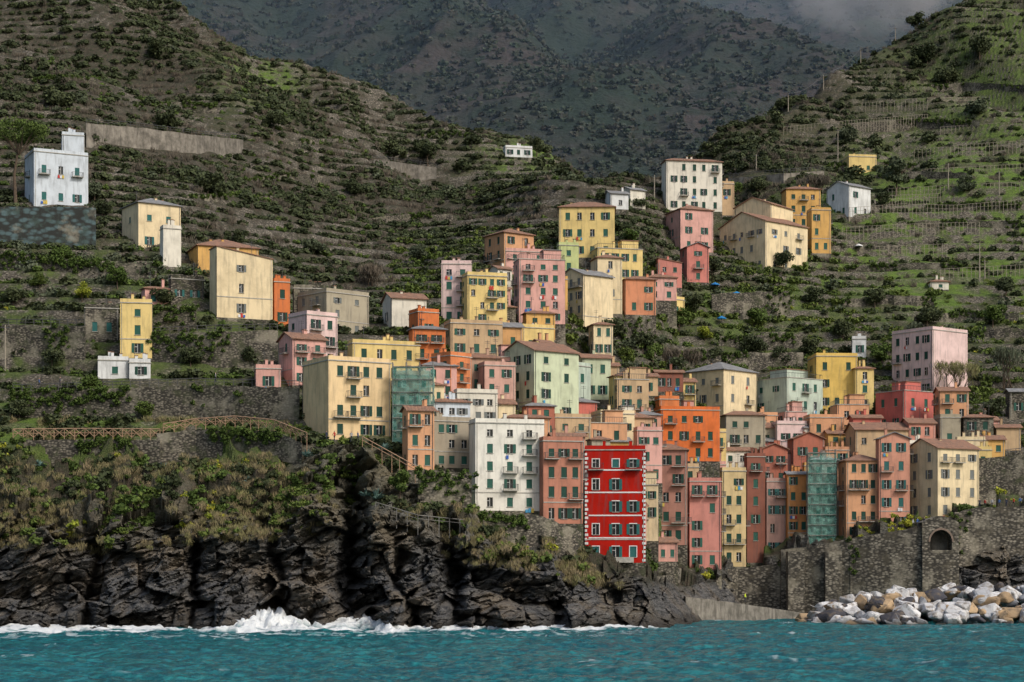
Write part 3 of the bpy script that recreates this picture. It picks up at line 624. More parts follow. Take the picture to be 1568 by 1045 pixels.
# ---------------------------------------------------------------- walls, fences
def strip(name,pts,mat,off=0.8,th=0.7,D=None,step=8,rough=0.12,front=0.8,ivy=0.35):
    mb=MB(); P_=[]
    for (a,b) in zip(pts[:-1],pts[1:]):
        n=max(1,int(abs(b[0]-a[0])/step))
        for i in range(n+(b is pts[-1])):
            t=i/n; px=a[0]+(b[0]-a[0])*t; pt=a[1]+(b[1]-a[1])*t; pb=a[2]+(b[2]-a[2])*t
            if len(a)>3: d=a[3]+(b[3]-a[3])*t
            else:
                d0=Dat(a[0],a[2])-off; d1=Dat(b[0],b[2])-off; d=min(d0+(d1-d0)*t,Dat(px,pb)-off*0.6) if pb>420 else d0+(d1-d0)*t
            q=W(px,pt,d); q.z+=random.uniform(-rough,rough); zb=W(px,pb,d).z; P_.append((q,zb-2.5)); occ(q.x,q.y,0.7,front)
            if vn(q.x/6.0,q.y/6.0,3)>1-ivy*1.3:
                for k in range(5): IVY.append((q.x+random.uniform(-.6,.6),q.y-0.15,max(zb,q.z-abs(random.gauss(0,.45))*(q.z-zb)),random.uniform(.4,1.0)))
    for (p0,z0),(p1,z1) in zip(P_[:-1],P_[1:]):
        a=Vector((p0.x,p0.y,z0)); b=Vector((p1.x,p1.y,z1)); o=Vector((0,th,0))
        mb.poly([a,b,p1,p0],mat); mb.poly([p0,p1,p1+o,p0+o],mat); mb.poly([b+o,a+o,p0+o,p1+o],mat)
    (p0,z0)=P_[0];(p1,z1)=P_[-1];o=Vector((0,th,0))
    mb.poly([Vector((p0.x,p0.y,z0)),p0,p0+o,Vector((p0.x,p0.y,z0))+o],mat); mb.poly([Vector((p1.x,p1.y,z1)),Vector((p1.x,p1.y,z1))+o,p1+o,p1],mat)
    return mb.obj(name)
RW="stone_retaining_wall"
strip(RW,[(18,674,692),(130,673,692),(245,674,692)],STONE,off=2.5); strip(RW,[(-60,500,546),(40,498,546),(130,500,550)],STONE)
strip(RW,[(232,512,545),(330,508,560),(425,506,560)],STONE); strip(RW,[(15,600,634),(200,594,632),(300,590,634),(458,594,640)],STONE)
strip("concrete_retaining_wall",[(-60,317,372),(60,317,372),(146,318,368)],STONEB,off=3,ivy=0.1)
strip(RW,[(0,385,412),(160,403,420),(240,403,420)],STONE); strip(RW,[(200,470,505),(300,468,508)],STONE); strip(RW,[(240,664,690),(300,658,680),(420,660,680),(462,678,690)],STONE,off=2.5)
strip("road_retaining_wall",[(132,190,214),(200,194,222),(300,207,232),(372,214,228)],CONC,off=3,ivy=0,front=3); strip("road_viaduct",[(572,244,252),(620,250,266),(668,257,268)],CONC,off=3,ivy=0,front=3)
strip(RW,[(640,718,760),(722,725,800)],STONE); strip(RW,[(722,784,820),(830,790,830),(890,815,868)],STONE,off=2)
strip(RW,[(955,492,522),(1000,488,528)],STONE); strip(RW,[(1090,450,475),(1210,446,482)],STONE); strip(RW,[(1100,515,530),(1230,512,528)],STONE)
strip("road_wall",[(1110,274,284),(1200,266,276),(1262,262,272)],CONC,off=1.5,ivy=0.1); strip(RW,[(1060,540,556),(1230,540,560)],STONE)
for a in [(1290,455,466,1430),(1300,405,413,1470),(1330,340,347,1560),(1420,312,319,1560),(1400,480,490,1560),(1340,265,272,1480),(1260,250,257,1400),(1300,185,192,1500),(1380,130,136,1568),(1480,505,517,1600),(1250,375,382,1380),(20,120,126,150),(200,160,165,330),(430,215,221,560),(380,270,276,520),(560,330,336,700),(250,300,306,420),(640,205,210,720)]:
    strip("terrace_wall",[(a[0],a[1]+4,a[2]+2),((a[0]+a[3])/2,a[1]-3,a[2]),(a[3],a[1],a[2]+3)],STONE,off=0.6,th=0.4,rough=0.25)
strip(RW,[(1488,702,765),(1530,700,760),(1640,690,765)],STONE,off=1)
strip("quay_wall",[(1010,868,905,352),(1060,872,905,372),(1130,872,905,385),(1200,862,935,384)],SEAW,rough=0.05,ivy=.1)
strip("harbour_ramp",[(1050,914,960,342),(1100,920,960,350),(1150,927,960,358),(1205,935,960,370),(1250,942,960,376)],CONC,rough=0.05,th=14,ivy=0)
strip("quay_steps",[(990,886,930,330),(1030,880,930,345)],SEAW,th=4,rough=0.3,ivy=0)
strip("sea_wall",[(1196,842,960,383),(1250,836,960,381),(1330,820,960,378),(1418,806,960,376)],SEAW,rough=0.05,th=2,ivy=.15); strip("promenade_wall",[(1462,786,850,378.5),(1500,778,845,379.5),(1640,772,845,379.5)],SEAW,rough=0.2,th=3,ivy=.4)
for q in (1205,1262,1300,1385):
    mbb=MB(); D=380.5; a=W(q,900,D); mbb.box((a.x,D-1.6,-2),(3.2,0,0),(0,3,0),(0,0,W(0,845,D).z+2),SEAW); mbb.obj("sea_wall_buttress")
simple_arch=simple("brick_arch",(0.24,0.18,0.14))
def arch():
    mb=MB(); D=375.5; c=W(1441,822,D); r=2.1; n=16; th=Vector((0,4,0)); L_=W(1412,0,D).x; R_=W(1468,0,D).x; top=W(0,800,D).z
    pts=[]
    for i in range(n+1):
        t=math.pi*i/n; pts.append(Vector((c.x-r*math.cos(t),D,c.z-1+ (r+0.2)*math.sin(t))))
    tops=[Vector((L_+(R_-L_)*i/n,D,top+1.2*math.sin(math.pi*i/n))) for i in range(n+1)]
    ctr=Vector((c.x,D-0.12,c.z-1))
    for i in range(n):
        mb.poly([pts[i],pts[i+1],tops[i+1],tops[i]],SEAW); mb.poly([pts[i],pts[i]+th,pts[i+1]+th,pts[i+1]],SEAW); mb.poly([tops[i],tops[i+1],tops[i+1]+th,tops[i]+th],CONC)
        a=pts[i]-Vector((0,0.12,0)); b=pts[i+1]-Vector((0,0.12,0)); a2=a+(a-ctr)*0.16; b2=b+(b-ctr)*0.16
        mb.poly([a,b,b2,a2],simple_arch)
    base=c.z-2.6
    for s,e in ((L_,pts[0].x),(pts[-1].x,R_)):
        mb.poly([Vector((s,D,base)),Vector((e,D,base)),Vector((e,D,pts[0].z)),Vector((s,D,pts[0].z))],SEAW)
    mb.poly([Vector((L_,D,pts[0].z)),pts[0],tops[0]],SEAW); mb.poly([pts[-1],Vector((R_,D,pts[0].z)),tops[-1]],SEAW)
    mb.poly([Vector((pts[0].x,D,base)),Vector((pts[0].x,D+4,base)),pts[0]+th,pts[0]],SEAW); mb.poly([Vector((pts[-1].x,D+4,base)),Vector((pts[-1].x,D,base)),pts[-1],pts[-1]+th],SEAW)
    mb.poly([Vector((L_,D+4.01,base)),Vector((R_,D+4.01,base)),Vector((R_,D+4.01,top)),Vector((L_,D+4.01,top))],CONC)
    mb.box((L_,D-0.3,-3),(R_-L_,0,0),(0,5,0),(0,0,base+3),SEAW)
    mb.obj("promenade_arch")
arch()
WOOD=simple("weathered_wood",(0.40,0.26,0.17),0.9,0.3)
def fence(name,pts,mat,h=1.1,off=0.9,cross=False,gap=1.6,r=0.045,front=3):
    mb=MB(); P_=[]
    for a,b in zip(pts[:-1],pts[1:]):
        da=Dat(a[0],a[1]+2)-off; db=Dat(b[0],b[1]+2)-off; p0=W(a[0],a[1],da);p1=W(b[0],b[1],db); n=max(1,int((p1-p0).length/gap))
        P_+=[p0.lerp(p1,i/n) for i in range(n)]
    P_.append(p1); Z=Vector((0,0,1))
    for p in P_: mb.box(p-Z*2.0-Vector((.05,.05,0)),(0.1,0,0),(0,0.1,0),Z*(h+2.02),mat); occ(p.x,p.y,1.2,front)
    for p,q in zip(P_[:-1],P_[1:]):
        mb.bar(p+Z*h,q+Z*h,r,mat); mb.bar(p+Z*h*0.5,q+Z*h*0.5,r*.7,mat)
        if cross: mb.bar(p+Z*0.1,q+Z*h,r*.7,mat); mb.bar(p+Z*h,q+Z*0.1,r*.7,mat)
    mb.obj(name)
fence("path_fence",[(20,671),(130,670),(245,671)],WOOD,1.5,2.6,cross=True,r=0.06); fence("path_fence",[(250,662),(300,654),(360,650),(420,656),(470,676)],WOOD,1.4,2.8,cross=True,r=0.06)
fence("metal_railing",[(20,599),(200,593),(300,589),(458,593)],METAL); fence("metal_railing",[(232,511),(330,507),(425,505)],METAL); fence("metal_railing",[(0,498),(130,499)],METAL)
fence("wooden_stair_rail",[(555,680),(600,705),(636,725)],WOOD,1.2,2,r=.06); fence("metal_railing",[(575,780),(640,800),(720,808)],CONCL,off=2,r=.05); fence("road_railing",[(132,190),(200,194),(300,207),(372,214)],METAL,1.2,3,gap=4)
fence("road_railing",[(572,244),(620,250),(668,257)],METAL,1.2,3,gap=4); fence("metal_railing",[(1110,273),(1200,265),(1262,261)],METAL,1.1,2); fence("promenade_railing",[(1490,700),(1530,698),(1568,694)],METAL,1.1,1)
VW=simple("grey_stakes",(0.34,0.30,0.24),0.9,0.3)
for q in [[(1300,330),(1380,324),(1460,326),(1560,318)],[(1360,300),(1440,296),(1568,290)],[(1200,205),(1300,195),(1420,185)],[(1320,168),(1420,160),(1500,158)],[(1290,360),(1400,355),(1500,352)],[(1260,300),(1340,312),(1440,308)],[(1400,240),(1480,232),(1568,226)],[(1440,205),(1568,196)],[(1340,390),(1450,386)],[(1420,270),(1568,262)],[(1440,425),(1568,418)]]:
    fence("vineyard_trellis",q,VW,2.2,1.2,gap=1.2,front=1,r=.035)
def pole(px,pt,pb):
    d=Dat(px,pb); a=W(px,pb,d); b=W(px,pt,d); mb=MB(); mb.cone(a-Vector((0,0,1)),b,0.18,0.11,VW,6); mb.bar(b-Vector((0.8,0,0.5)),b+Vector((0.8,0,-0.5)),0.06,METAL); mb.obj("utility_pole"); return b
PB=[pole(*q) for q in [(1283,198,262),(1500,372,432),(1371,42,68),(1318,76,100),(1261,115,142),(1508,398,430),(1002,268,310),(8,498,560),(1158,236,262),(1207,145,172),(1452,250,290),(1530,262,300)]]
mbw=MB()
for i,j in ((2,3),(3,4),(4,9)):
    prev=None
    for t in np.linspace(0,1,13):
        q=PB[i].lerp(PB[j],float(t)); q.z-=3*4*t*(1-t)*0.6-0.4
        if prev is not None: mbw.bar(prev,q,0.05,METAL)
        prev=q
mbw.obj("overhead_wire")
def netm():
    m,nt,b=newmat("debris_netting"); p=geopos(nt); n=noise(nt,0.7,5,mapv(nt,p,(1,1,2)))
    nt.links.new(mixc(nt,ramp(nt,n,0.35,0.65),(0.12,0.38,0.31),(0.24,0.48,0.41)),b.inputs['Base Color']); nt.links.new(ramp(nt,n,0.35,0.65,0.22,0.5),b.inputs['Alpha']); bump(nt,b,n,0.6,0.3); return m
NET=netm()
def scaff(L,R,top,base,D,dep):
    a=W(L,base,D); m=D/F; w_=(R-L)*m; h=(base-top)*m; fr=MB(); nt_=MB(); Z=Vector((0,0,1)); X=Vector((1,0,0)); Y=Vector((0,1,0))
    nx=max(2,int(w_/2)); nz=int(h/2)
    for j in (0.15,dep-0.15):
        for i in range(nx+1): fr.bar(a+X*w_*i/nx+Y*j-Z*3,a+X*w_*i/nx+Y*j+Z*(h+0.8),0.06,CONCL)
    for k in range(nz+1):
        for j in (0.15,-0.35): fr.bar(a+Z*h*k/nz+Y*j,a+X*w_+Z*h*k/nz+Y*j,0.06,CONCL)
        fr.box(a+Z*(h*k/nz-.1)+Y*0.3,X*w_,Y*(min(dep,1.5)-0.5),Z*0.08,WOOD)
    n=10; mm=nz*3
    def sheet(o,d1,n1):
        for i in range(n):
            for k in range(mm):
                q=[]
                for (s,t) in ((i,k),(i+1,k),(i+1,k+1),(i,k+1)):
                    q.append(o+d1*(s/n)+Z*h*(t/mm)+n1*(0.1+0.16*math.sin(s*2.1+t*0.7)*abs(math.sin(math.pi*t/3))))
                nt_.poly(q,NET)
    sheet(a,X*w_,-Y); sheet(a+X*w_,Y*dep,X)
    e=bpy.data.objects.new("scaffolding",None); scene.collection.objects.link(e); fr.obj("frame",e); nt_.obj("netting",e,True)
scaff(601,663,562,680,Dat(560,675)+2,1.8); scaff(1237,1280,694,836,Dat(1250,834)-3.2,1.6)
# ---------------------------------------------------------------- breakwater
def rocks():
    bmf=bmesh.new(); cl=bmf.loops.layers.float_color.new('mask')
    for i in range(420):
        s=random.random(); px=1228+s*560; 
        ch=np.interp(px,[1225,1262,1350,1450,1568,1800],[0.6,3.8,5.3,6.4,6.7,6.7])
        t=random.uniform(-1,1); half=3+ch*1.5
        D=344+t*half*1.05; z=ch*(1-abs(t))-0.6+random.uniform(-.4,.4); r=random.uniform(1.2,2.5)*(0.7 if px<1260 else 1)
        c=Vector(((px-CX)*D/F,D,z)); sc=Vector((random.uniform(.8,1.35),random.uniform(.8,1.2),random.uniform(.55,1)))
        b2=bmesh.new(); 
        for k in range(12):
            v=Vector((random.gauss(0,1),random.gauss(0,1),random.gauss(0,1))).normalized()*random.uniform(0.85,1.08); b2.verts.new(Vector((v.x*sc.x,v.y*sc.y,v.z*sc.z))*r+c)
        bmesh.ops.convex_hull(b2,input=b2.verts[:]); 
        for v in [v for v in b2.verts if not v.link_faces]: b2.verts.remove(v)
        bmesh.ops.bevel(b2,geom=b2.edges[:],offset=0.07*r,segments=1,affect='EDGES')
        k=random.random(); col=(0.60,0.60,0.60) if k<0.42 else (0.36,0.37,0.39) if k<0.62 else (0.42,0.30,0.18) if k<0.78 else (0.06,0.06,0.07)
        vv=random.uniform(.7,1.1); col=[x*vv for x in col]
        mp={v:bmf.verts.new(v.co) for v in b2.verts}
        for f_ in b2.faces:
            try:
                nf=bmf.faces.new([mp[v] for v in f_.verts])
                for l in nf.loops: l[cl]=(*col,1)
            except ValueError: pass
        b2.free()
    me=bpy.data.meshes.new("breakwater_boulders"); bmf.to_mesh(me); bmf.free()
    m,nt,b=newmat("boulder_rock"); at=nt.nodes.new('ShaderNodeVertexColor'); at.layer_name='mask'; p=geopos(nt)
    c=mixc(nt,ramp(nt,noise(nt,1.0,6,p),0.48,0.66,0,0.85),at.outputs[0],(0.16,0.125,0.09)); sx=nt.nodes.new('ShaderNodeSeparateXYZ'); nt.links.new(p,sx.inputs[0])
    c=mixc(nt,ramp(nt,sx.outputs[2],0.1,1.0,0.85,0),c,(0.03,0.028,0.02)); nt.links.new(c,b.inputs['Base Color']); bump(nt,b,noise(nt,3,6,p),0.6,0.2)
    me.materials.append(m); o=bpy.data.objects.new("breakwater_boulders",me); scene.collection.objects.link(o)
rocks()
# ---------------------------------------------------------------- vegetation
def leafmat(name,c1,c2,c3,k=1.55):
    c1,c2,c3=[[v*k for v in c] for c in (c1,c2,c3)]
    m,nt,b=newmat(name); oi=nt.nodes.new('ShaderNodeObjectInfo'); p=geopos(nt)
    c=mixc(nt,oi.outputs['Random'],c1,c2); c=mixc(nt,ramp(nt,noise(nt,1.1,3,p),0.4,0.62,0,0.8),c,c3)
    nt.links.new(c,b.inputs['Base Color']); b.inputs['Roughness'].default_value=0.75; b.inputs['Specular IOR Level'].default_value=0.1; return m
def leaves(mb,c,r,n,size,mat,squash=0.8,thin=False,shell=0.35):
    c=Vector(c)
    for i in range(n):
        d=Vector((random.gauss(0,1),random.gauss(0,1),random.gauss(0,1))).normalized()
        rr=r*(shell+(1-shell)*random.random()**0.5)
        p=c+Vector((d.x*rr,d.y*rr,d.z*rr*squash)); s=size*random.uniform(.6,1.4)
        a=Vector((random.gauss(0,1),random.gauss(0,1),random.gauss(0,.6))).normalized(); b=(a.cross(d+Vector((random.gauss(0,.5),random.gauss(0,.5),random.gauss(0,.5))))).normalized()
        if thin: a=Vector((random.gauss(0,.35),random.gauss(0,.35),1)).normalized()*2.2; b=b*0.28
        mb.poly([p-a*s,p-b*s*0.8,p+a*s,p+b*s*0.8],mat)
def bush_t(name,mat,n=120,size=0.19,lumps=5,thin=False):
    mb=MB()
    for k in range(lumps):
        t=random.uniform(0,6.28); r=random.uniform(0.25,0.6); leaves(mb,(math.cos(t)*r,math.sin(t)*r,random.uniform(0.15,0.5)),random.uniform(0.35,0.6),n//lumps,size,mat,0.85,thin,0.6)
    return mb
def scatter(name,pts,mb):
    n=len(pts)
    if n==0: return
    pts=np.array(pts); ang=rng.uniform(0,6.28,n); V=np.zeros((n,4,3))
    for k in range(4):
        a=ang+k*math.pi/2; V[:,k,0]=pts[:,0]+np.cos(a)*pts[:,3]*0.7071; V[:,k,1]=pts[:,1]+np.sin(a)*pts[:,3]*0.7071; V[:,k,2]=pts[:,2]
    me=bpy.data.meshes.new(name); me.from_pydata(V.reshape(-1,3).tolist(),[],np.arange(4*n).reshape(n,4).tolist())
    o=bpy.data.objects.new(name,me); scene.collection.objects.link(o); o.instance_type='FACES'; o.use_instance_faces_scale=True; o.show_instancer_for_render=False; o.show_instancer_for_viewport=False
    mb.obj("foliage",parent=o)
dk=leafmat("dark_foliage",(0.034,0.045,0.020),(0.060,0.072,0.032),(0.026,0.032,0.018),1.5); gb=leafmat("grey_brown_twigs",(0.10,0.082,0.062),(0.070,0.062,0.046),(0.045,0.04,0.032),1.7)
gr=leafmat("green_foliage",(0.06,0.095,0.022),(0.085,0.12,0.03),(0.035,0.055,0.015),1.35); yl=leafmat("yellow_blossom",(0.30,0.27,0.03),(0.20,0.23,0.03),(0.10,0.13,0.02),1.4); dry=leafmat("dry_grass",(0.20,0.155,0.09),(0.15,0.15,0.06),(0.10,0.085,0.05),1.5); ol=leafmat("olive_foliage",(0.085,0.098,0.065),(0.06,0.075,0.043),(0.045,0.055,0.03),1.4)
yg=leafmat("yellow_green_foliage",(0.11,0.14,0.03),(0.08,0.115,0.028),(0.05,0.07,0.02),1.25)
mtm=leafmat("mountain_forest",(0.045,0.066,0.045),(0.080,0.070,0.064),(0.034,0.050,0.034),1.25)
def pick(n,tmin,tmax,pxr,dens,smin,smax,wallk=0.93):
    ri=rng.uniform(0,1,n); ti=np.searchsorted(tt,rng.uniform(tmin,tmax,n)); ci=rng.integers(np.searchsorted(cols,pxr[0]),np.searchsorted(cols,pxr[1])-1,n)
    ti=np.clip(ti,0,len(tt)-1)
    x=P[ti,ci,0];y=P[ti,ci,1];z=P[ti,ci,2]; pr=dens(PX[ti,ci],PYg[ti,ci],x,y,riser[ti,ci],green[ti,ci])*(1-wallk*np.clip(riser[ti,ci]*1.5,0,1))
    keep=ri<pr
    ii=np.clip(((y-250)*2).astype(int),0,1499); jj=np.clip(((x+350)*2).astype(int),0,1399); keep&=~OC[ii,jj]
    x,y,z=x[keep],y[keep],z[keep]; jx=rng.uniform(-.5,.5,len(x)); s=smin+(smax-smin)*rng.random(len(x))**2
    return np.stack([x+jx,y,z-0.1*s,s],-1)
nf=lambda x,y,s,o: fbm(x/s+o,y/s,o,3)
AL=(-65,1632)
GK=lambda px,g: 1-0.86*g*(px>1230)
scatter("hillside_scrub",pick(42000,6.0,9.1,AL,lambda px,py,x,y,r,g:np.clip(sst(0.36,0.55,nf(x,y,22,1))*(0.95-0.85*g)+0.08,0,1),0.8,2.4),bush_t("a",dk,100,.2))
scatter("bare_scrub",pick(24000,6.0,9.0,AL,lambda px,py,x,y,r,g:np.clip(sst(0.40,0.56,nf(x,y,18,5))*(1-0.8*g),0,1),0.7,2.1),bush_t("b",gb,120,0.16,5,True))
scatter("terrace_shrubs",pick(18000,3.9,7.5,AL,lambda px,py,x,y,r,g:(0.15+0.6*sst(0.45,0.60,nf(x,y,9,3)))*GK(px,g),0.4,1.6),bush_t("c",gr))
scatter("dark_shrubs",pick(19000,3.0,7.2,AL,lambda px,py,x,y,r,g:(0.2+0.6*sst(0.45,0.60,nf(x,y,12,8)))*GK(px,g),0.5,2.4),bush_t("c2",dk))
scatter("garden_shrubs",pick(9000,3.6,6.6,(600,1632),lambda px,py,x,y,r,g:(0.3+0.7*sst(0.45,0.58,nf(x,y,10,28)))*GK(px,g),0.8,2.6,0.5),bush_t("c5",yg,140,.16,6))
scatter("olive_trees_on_slope",pick(4000,5,8.9,AL,lambda px,py,x,y,r,g:0.6*sst(0.45,0.6,nf(x,y,25,12))*GK(px,g),1.5,3.1),bush_t("c3",ol,200,0.13,7))
scatter("hill_pines",pick(1300,7.4,9.15,AL,lambda px,py,x,y,r,g:0.7*sst(0.5,0.65,nf(x,y,40,15)),2.6,5.0),bush_t("c4",dk,240,0.12,7))
scatter("cliff_dry_grass",pick(15000,1.75,3.6,AL,lambda px,py,x,y,r,g:sst(0.38,0.55,nf(x,y,8,2))*(px<960)*np.interp(px,[430,470,640,680],[1,.35,.35,1]),0.5,1.5),bush_t("d",dry,120,0.14,5,True))
scatter("cliff_shrubs",pick(5500,2.0,3.7,AL,lambda px,py,x,y,r,g:sst(0.45,0.6,nf(x,y,6,9))*(px<1000)*np.interp(px,[430,470,640,680],[1,.5,.5,1]),0.5,1.8),bush_t("e",gr)) 
scatter("cliff_yellow_green_shrubs",pick(5000,1.8,3.7,AL,lambda px,py,x,y,r,g:sst(0.45,0.6,nf(x,y,7,39))*(px<1000)*np.interp(px,[430,470,640,680],[1,.5,.5,1]),0.5,1.7),bush_t("e3",yg)) 
scatter("cliff_dark_shrubs",pick(4500,2.1,3.8,AL,lambda px,py,x,y,r,g:sst(0.45,0.6,nf(x,y,7,19))*(px<1000),0.5,2.0),bush_t("e2",dk))
scatter("yellow_flowering_shrubs",pick(3200,1.9,5.8,AL,lambda px,py,x,y,r,g:0.9*sst(0.56,0.66,nf(x,y,7,4)),0.5,1.5),bush_t("f",yl))
scatter("climbing_ivy",IVY,bush_t("iv",gr,90,.2))
ti=rng.integers(14,375,32000); ci=rng.integers(38,len(mc)-38,32000); p=MP[ti,ci]; p=p[rng.random(len(p))<0.5+0.5*sst(.42,.55,nf(p[:,0],p[:,1],60,3))]
scatter("mountain_trees",np.concatenate([p-np.array([0,0,1.0]),rng.uniform(2.2,4.8,(len(p),1))],1),bush_t("g",mtm,60,0.28))
# ---------------------------------------------------------------- single trees
BARK=simple("bark",(0.12,0.09,0.065),0.95)
def tree(name,px,pb,pt,wpx,mat,kind='round',D=None):
    D=D or Dat(px,pb)-0.5; m=D/F; base=W(px,pb,D)-Vector((0,0,0.8)); H=(pb-pt)*m+0.8; wr=wpx*m/2; mb=MB()
    lean=Vector((random.uniform(-.06,.06)*H,0,0))
    def limb(p,d,l,r,dep):
        q=p+d*l; mb.cone(p,q,r,r*0.6,BARK,6)
        ends.append(q)
        if dep>0:
            for k in range(3 if dep>1 else 2):
                nd=(d+Vector((random.uniform(-.8,.8),random.uniform(-.8,.8),random.uniform(-.1,.6)))).normalized(); limb(q,nd,l*0.68,r*0.58,dep-1)
    ends=[]
    if kind=='pine':
        t=base+Vector((wr*0.1,0,H*0.74)); mid=base.lerp(t,0.5)+Vector((-0.7,0,0)); mb.cone(base,mid,0.45,0.33,BARK); mb.cone(mid,t,0.33,0.22,BARK)
        for k in range(18):
            a=k*0.9; f_=random.uniform(.3,.9); q=base+Vector((math.cos(a)*wr*f_+wr*0.15,math.sin(a)*wr*0.7,H*random.uniform(.84,.93)-f_*0.5)); mb.cone(t-Vector((0,0,H*0.14)),q,0.13,0.05,BARK,5); leaves(mb,q,wr*0.34,260,0.2,mat,0.5)
    elif kind=='bare':
        for s in range(6): limb(base+Vector((random.uniform(-1,1)*wr*0.4,0,0)),Vector((random.uniform(-.35,.35),random.uniform(-.3,.3),1)).normalized(),H*0.33,0.14,3)
        for q in ends: leaves(mb,q,0.9,10,0.28,mat,1,True)
    else:
        limb(base,(Vector((0,0,1))+lean/max(H,1)).normalized(),H*0.35,max(0.12,H*0.03),2)
        for k in range(13):
            a=random.uniform(0,6.28); f_=random.uniform(0,.72); q=base+Vector((math.cos(a)*wr*f_,math.sin(a)*wr*f_,H*random.uniform(.42,.84))); leaves(mb,q,wr*random.uniform(.3,.45),130,max(0.13,wr*0.07),mat,0.8)
    mb.obj(name)
tree("umbrella_pine",24,310,186,105,gr,'pine',D=Dat(52,316)-1)
for a in [(602,250,208,52,dk),(655,252,216,44,dk),(640,240,212,30,dk),(822,240,206,28,dk),(1372,300,236,58,ol),(292,560,530,46,dk),(145,312,268,40,ol),(156,335,300,36,dk),(180,440,402,38,gr),(975,322,300,34,dk),(612,765,716,50,gr),(940,360,330,44,dk),(1040,505,468,40,gr),(1080,522,500,32,yl),(126,460,430,30,yl),(318,300,262,60,dk),(90,170,138,60,dk),(1478,800,770,44,gr),(330,620,588,44,dk),(1245,470,440,40,dk),(1000,425,395,30,dk),(1160,300,270,40,dk),(1120,300,276,36,gr),(1420,100,66,50,dk),(1500,90,52,50,dk),(1480,300,268,36,ol),(1200,410,385,40,dk),(20,470,440,50,dk),(1350,320,292,34,dk),(1090,420,392,40,dk),(1405,45,16,36,dk),(240,90,60,50,dk),(1065,480,450,40,dk),(1000,560,520,36,gr),(1160,500,470,44,gr),(1190,560,530,40,dk),(1350,560,525,44,gr),(1520,500,462,50,gr),(1540,460,424,44,dk),(1340,470,440,40,dk),(970,380,350,36,gr),(420,200,172,44,dk),(540,300,276,40,dk),(260,200,172,50,dk),(480,390,362,46,ol),(360,380,352,40,dk),(640,400,374,40,ol),(1200,170,150,34,dk),(1300,220,196,40,ol),(1500,180,150,50,ol),(1450,130,104,44,dk),(100,400,376,40,gr),(60,440,418,34,yg),(560,540,516,30,yg),(700,640,622,26,gr),(1330,720,700,26,gr),(960,560,530,36,yg),(1130,580,556,34,gr),(1220,600,576,30,yg),(1030,585,545,52,dk),(1090,565,530,46,dk),(985,545,508,46,dk),(1150,545,512,48,dk),(1290,520,488,44,dk),(940,520,486,44,dk),(1420,500,466,46,dk),(1240,545,515,40,dk),(80,560,530,46,dk),(250,470,440,44,dk),(380,560,530,40,dk),(140,600,574,40,gr),(500,470,440,44,dk),(620,480,455,40,dk),(1010,640,612,34,dk),(880,620,598,30,dk),(1350,640,612,34,dk),(1520,640,606,40,dk),(30,640,612,44,dk),(220,640,614,36,yg)]:
    tree("olive_tree" if a[4] is ol else "mimosa_tree" if a[4] is yl else "evergreen_tree",*a)
for a in [(1455,612,542,70,dry),(1545,590,520,60,ol),(1250,300,262,30,gb),(575,440,400,60,gb),(1020,560,530,40,gb),(1060,560,534,40,gb)]: tree("bare_tree",*a,'bare')
agm=simple("agave_leaf",(0.14,0.23,0.20),0.6)
def agave(px,pb,r):
    D=Dat(px,pb)-1.6; c=W(px,pb,D); mb=MB()
    for i in range(30):
        a=random.uniform(0,6.28); e=random.uniform(0.25,1.3); d=Vector((math.cos(a)*math.cos(e),math.sin(a)*math.cos(e),math.sin(e))); s=Vector((-math.sin(a),math.cos(a),0))*0.12*r
        q=c+d*r*0.55; t=c+d*r*0.95+Vector((0,0,-0.2*r*math.cos(e))); mb.poly([c-s,c+s,q+s*0.8,t,q-s*0.8],agm)
    mb.obj("agave")
for q in [(575,765,2.2),(560,760,1.6),(330,614,2.4),(400,622,1.8),(590,690,1.6),(470,700,1.6),(740,770,1.3),(120,740,1.6),(250,720,1.8),(380,740,1.7),(60,715,1.5)]: agave(*q)
def umb(px,py,c):
    D=Dat(px,py+8)-1; g=W(px,py+8,D); mb=MB(); m=simple("canvas",c,0.8,0.15); mb.cone(g-Vector((0,0,.5)),g+Vector((0,0,1.9)),0.04,0.04,METAL,5); n=8; t=g+Vector((0,0,2.3))
    r=[g+Vector((math.cos(i*math.pi/4)*1.15,math.sin(i*math.pi/4)*1.15,1.75)) for i in range(n)]
    for i in range(n): mb.poly([r[i],r[(i+1)%n],t],m); mb.poly([r[i],r[i]-Vector((0,0,.25)),r[(i+1)%n]-Vector((0,0,.25)),r[(i+1)%n]],m)
    mb.obj("garden_umbrella")
for q in [(1095,438,(0.03,0.2,0.5)),(1128,452,(0.03,0.25,0.55)),(1105,490,(0.03,0.22,0.5)),(1222,828,(0.04,0.2,0.5)),(1315,378,(0.7,0.7,0.7))]: umb(*q)
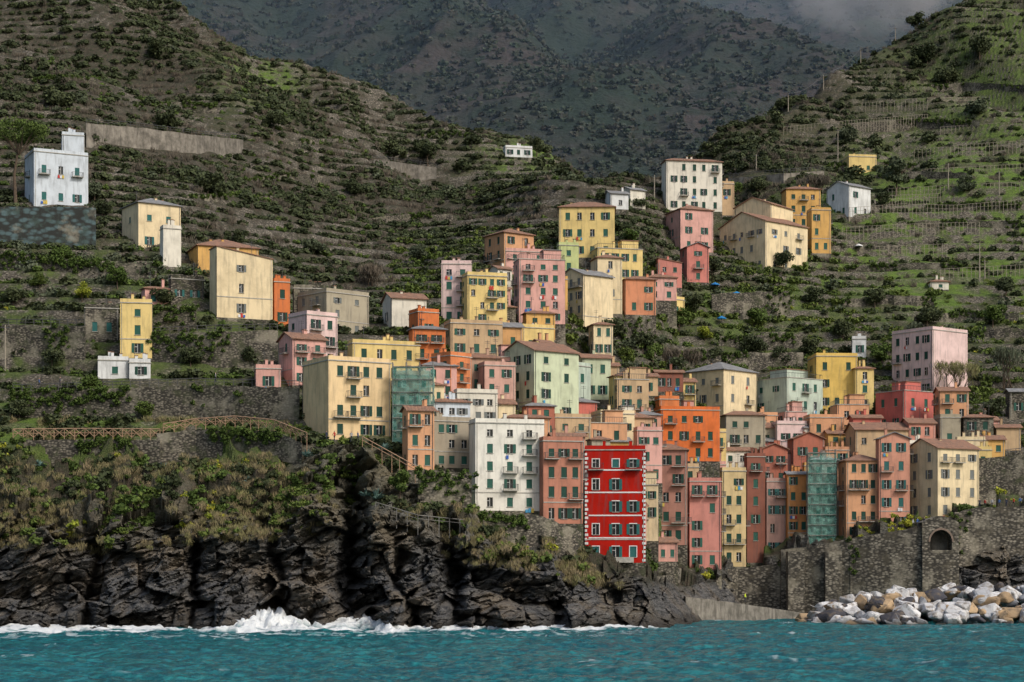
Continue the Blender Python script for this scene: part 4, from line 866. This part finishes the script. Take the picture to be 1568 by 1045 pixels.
# ---------------------------------------------------------------- people
SKIN=simple("skin",(0.45,0.27,0.19),0.6,0.05); HAIR=simple("hair",(0.03,0.02,0.015),0.7)
def person_mesh(walk,jc,tc):
    st=0.28 if walk else 0.08
    V=[(0,0,0.95,.13,.10),(0,0,1.15,.13,.10),(0,0,1.36,.17,.11),(0,0,1.50,.055,.055),(0,-0.01,1.60,.085,.10),(0,-0.01,1.72,.08,.09),
       (-.20,0,1.40,.06,.06),(-.26,-0.02+st*.3,1.15,.045,.045),(-.27,-.08+st*.2,.92,.032,.032),(-.27,-.10+st*.2,.82,.035,.025),
       (.20,0,1.40,.06,.06),(.26,-.02-st*.3,1.15,.045,.045),(.27,-.1-st*.5,.93,.032,.032),(.27,-.13-st*.6,.83,.035,.025),
       (-.10,0,.86,.095,.09),(-.11,-st*.5,.48,.06,.06),(-.11,-st*.8+.05,.09,.04,.045),(-.12,-st*.8-.12,.04,.04,.03),
       (.10,0,.86,.095,.09),(.11,st*.3,.48,.06,.06),(.11,st+.02,.09,.04,.045),(.12,st-.14,.04,.04,.03)]
    E=[(0,1),(1,2),(2,3),(3,4),(4,5),(2,6),(6,7),(7,8),(8,9),(2,10),(10,11),(11,12),(12,13),(0,14),(14,15),(15,16),(16,17),(0,18),(18,19),(19,20),(20,21)]
    me=bpy.data.meshes.new("p"); me.from_pydata([v[:3] for v in V],E,[]); o=bpy.data.objects.new("p",me); scene.collection.objects.link(o)
    o.modifiers.new("s",'SKIN'); sk=me.skin_vertices[0].data
    for i,v in enumerate(V): sk[i].radius=(v[3],v[4]); sk[i].use_root=(i==0)
    sb=o.modifiers.new("b",'SUBSURF'); sb.levels=1; sb.render_levels=1
    dg=bpy.context.evaluated_depsgraph_get(); out=bpy.data.meshes.new_from_object(o.evaluated_get(dg)); bpy.data.objects.remove(o)
    out.materials.clear()
    for m in (jc,tc,SKIN,HAIR): out.materials.append(m)
    for p in out.polygons:
        c=p.center; p.material_index=1 if c.z<0.93 and abs(c.x)<0.22 else 2 if (c.z<0.9 or (1.47<c.z<1.68 and c.y<0.03)) else 3 if c.z>1.47 else 0
        p.use_smooth=True
    return out
jk=[simple("jacket",c,0.8,0.1) for c in ((0.03,0.04,0.07),(0.45,0.05,0.04),(0.4,0.4,0.4),(0.05,0.12,0.3),(0.6,0.75,0.05))]; tr_=[simple("trousers",c,0.9,0.1) for c in ((0.02,0.025,0.05),(0.05,0.05,0.05))]
pm=[person_mesh(i%2,jk[i],tr_[i%2]) for i in range(5)]
for i,(px,py,k,D) in enumerate([(1500,778,0,381),(1508,778,1,381),(1519,777,2,381.5),(1530,777,3,381),(1541,777,0,381.5),(1552,776,1,381),(1562,775,3,381),(1141,922,4,362),(500,676,0,None),(512,676,1,None),(538,677,2,None),(548,677,3,None),(92,592,0,None),(60,594,3,None),(1398,808,2,377),(1415,806,0,377),(1405,807,3,377.5),(1060,870,1,None),(330,585,2,None)]):
    D=D or Dat(px,py)-2; o=bpy.data.objects.new("pedestrian",pm[k]); scene.collection.objects.link(o); o.location=W(px,py,D); o.rotation_euler[2]=random.uniform(0,6.28)
print("built")
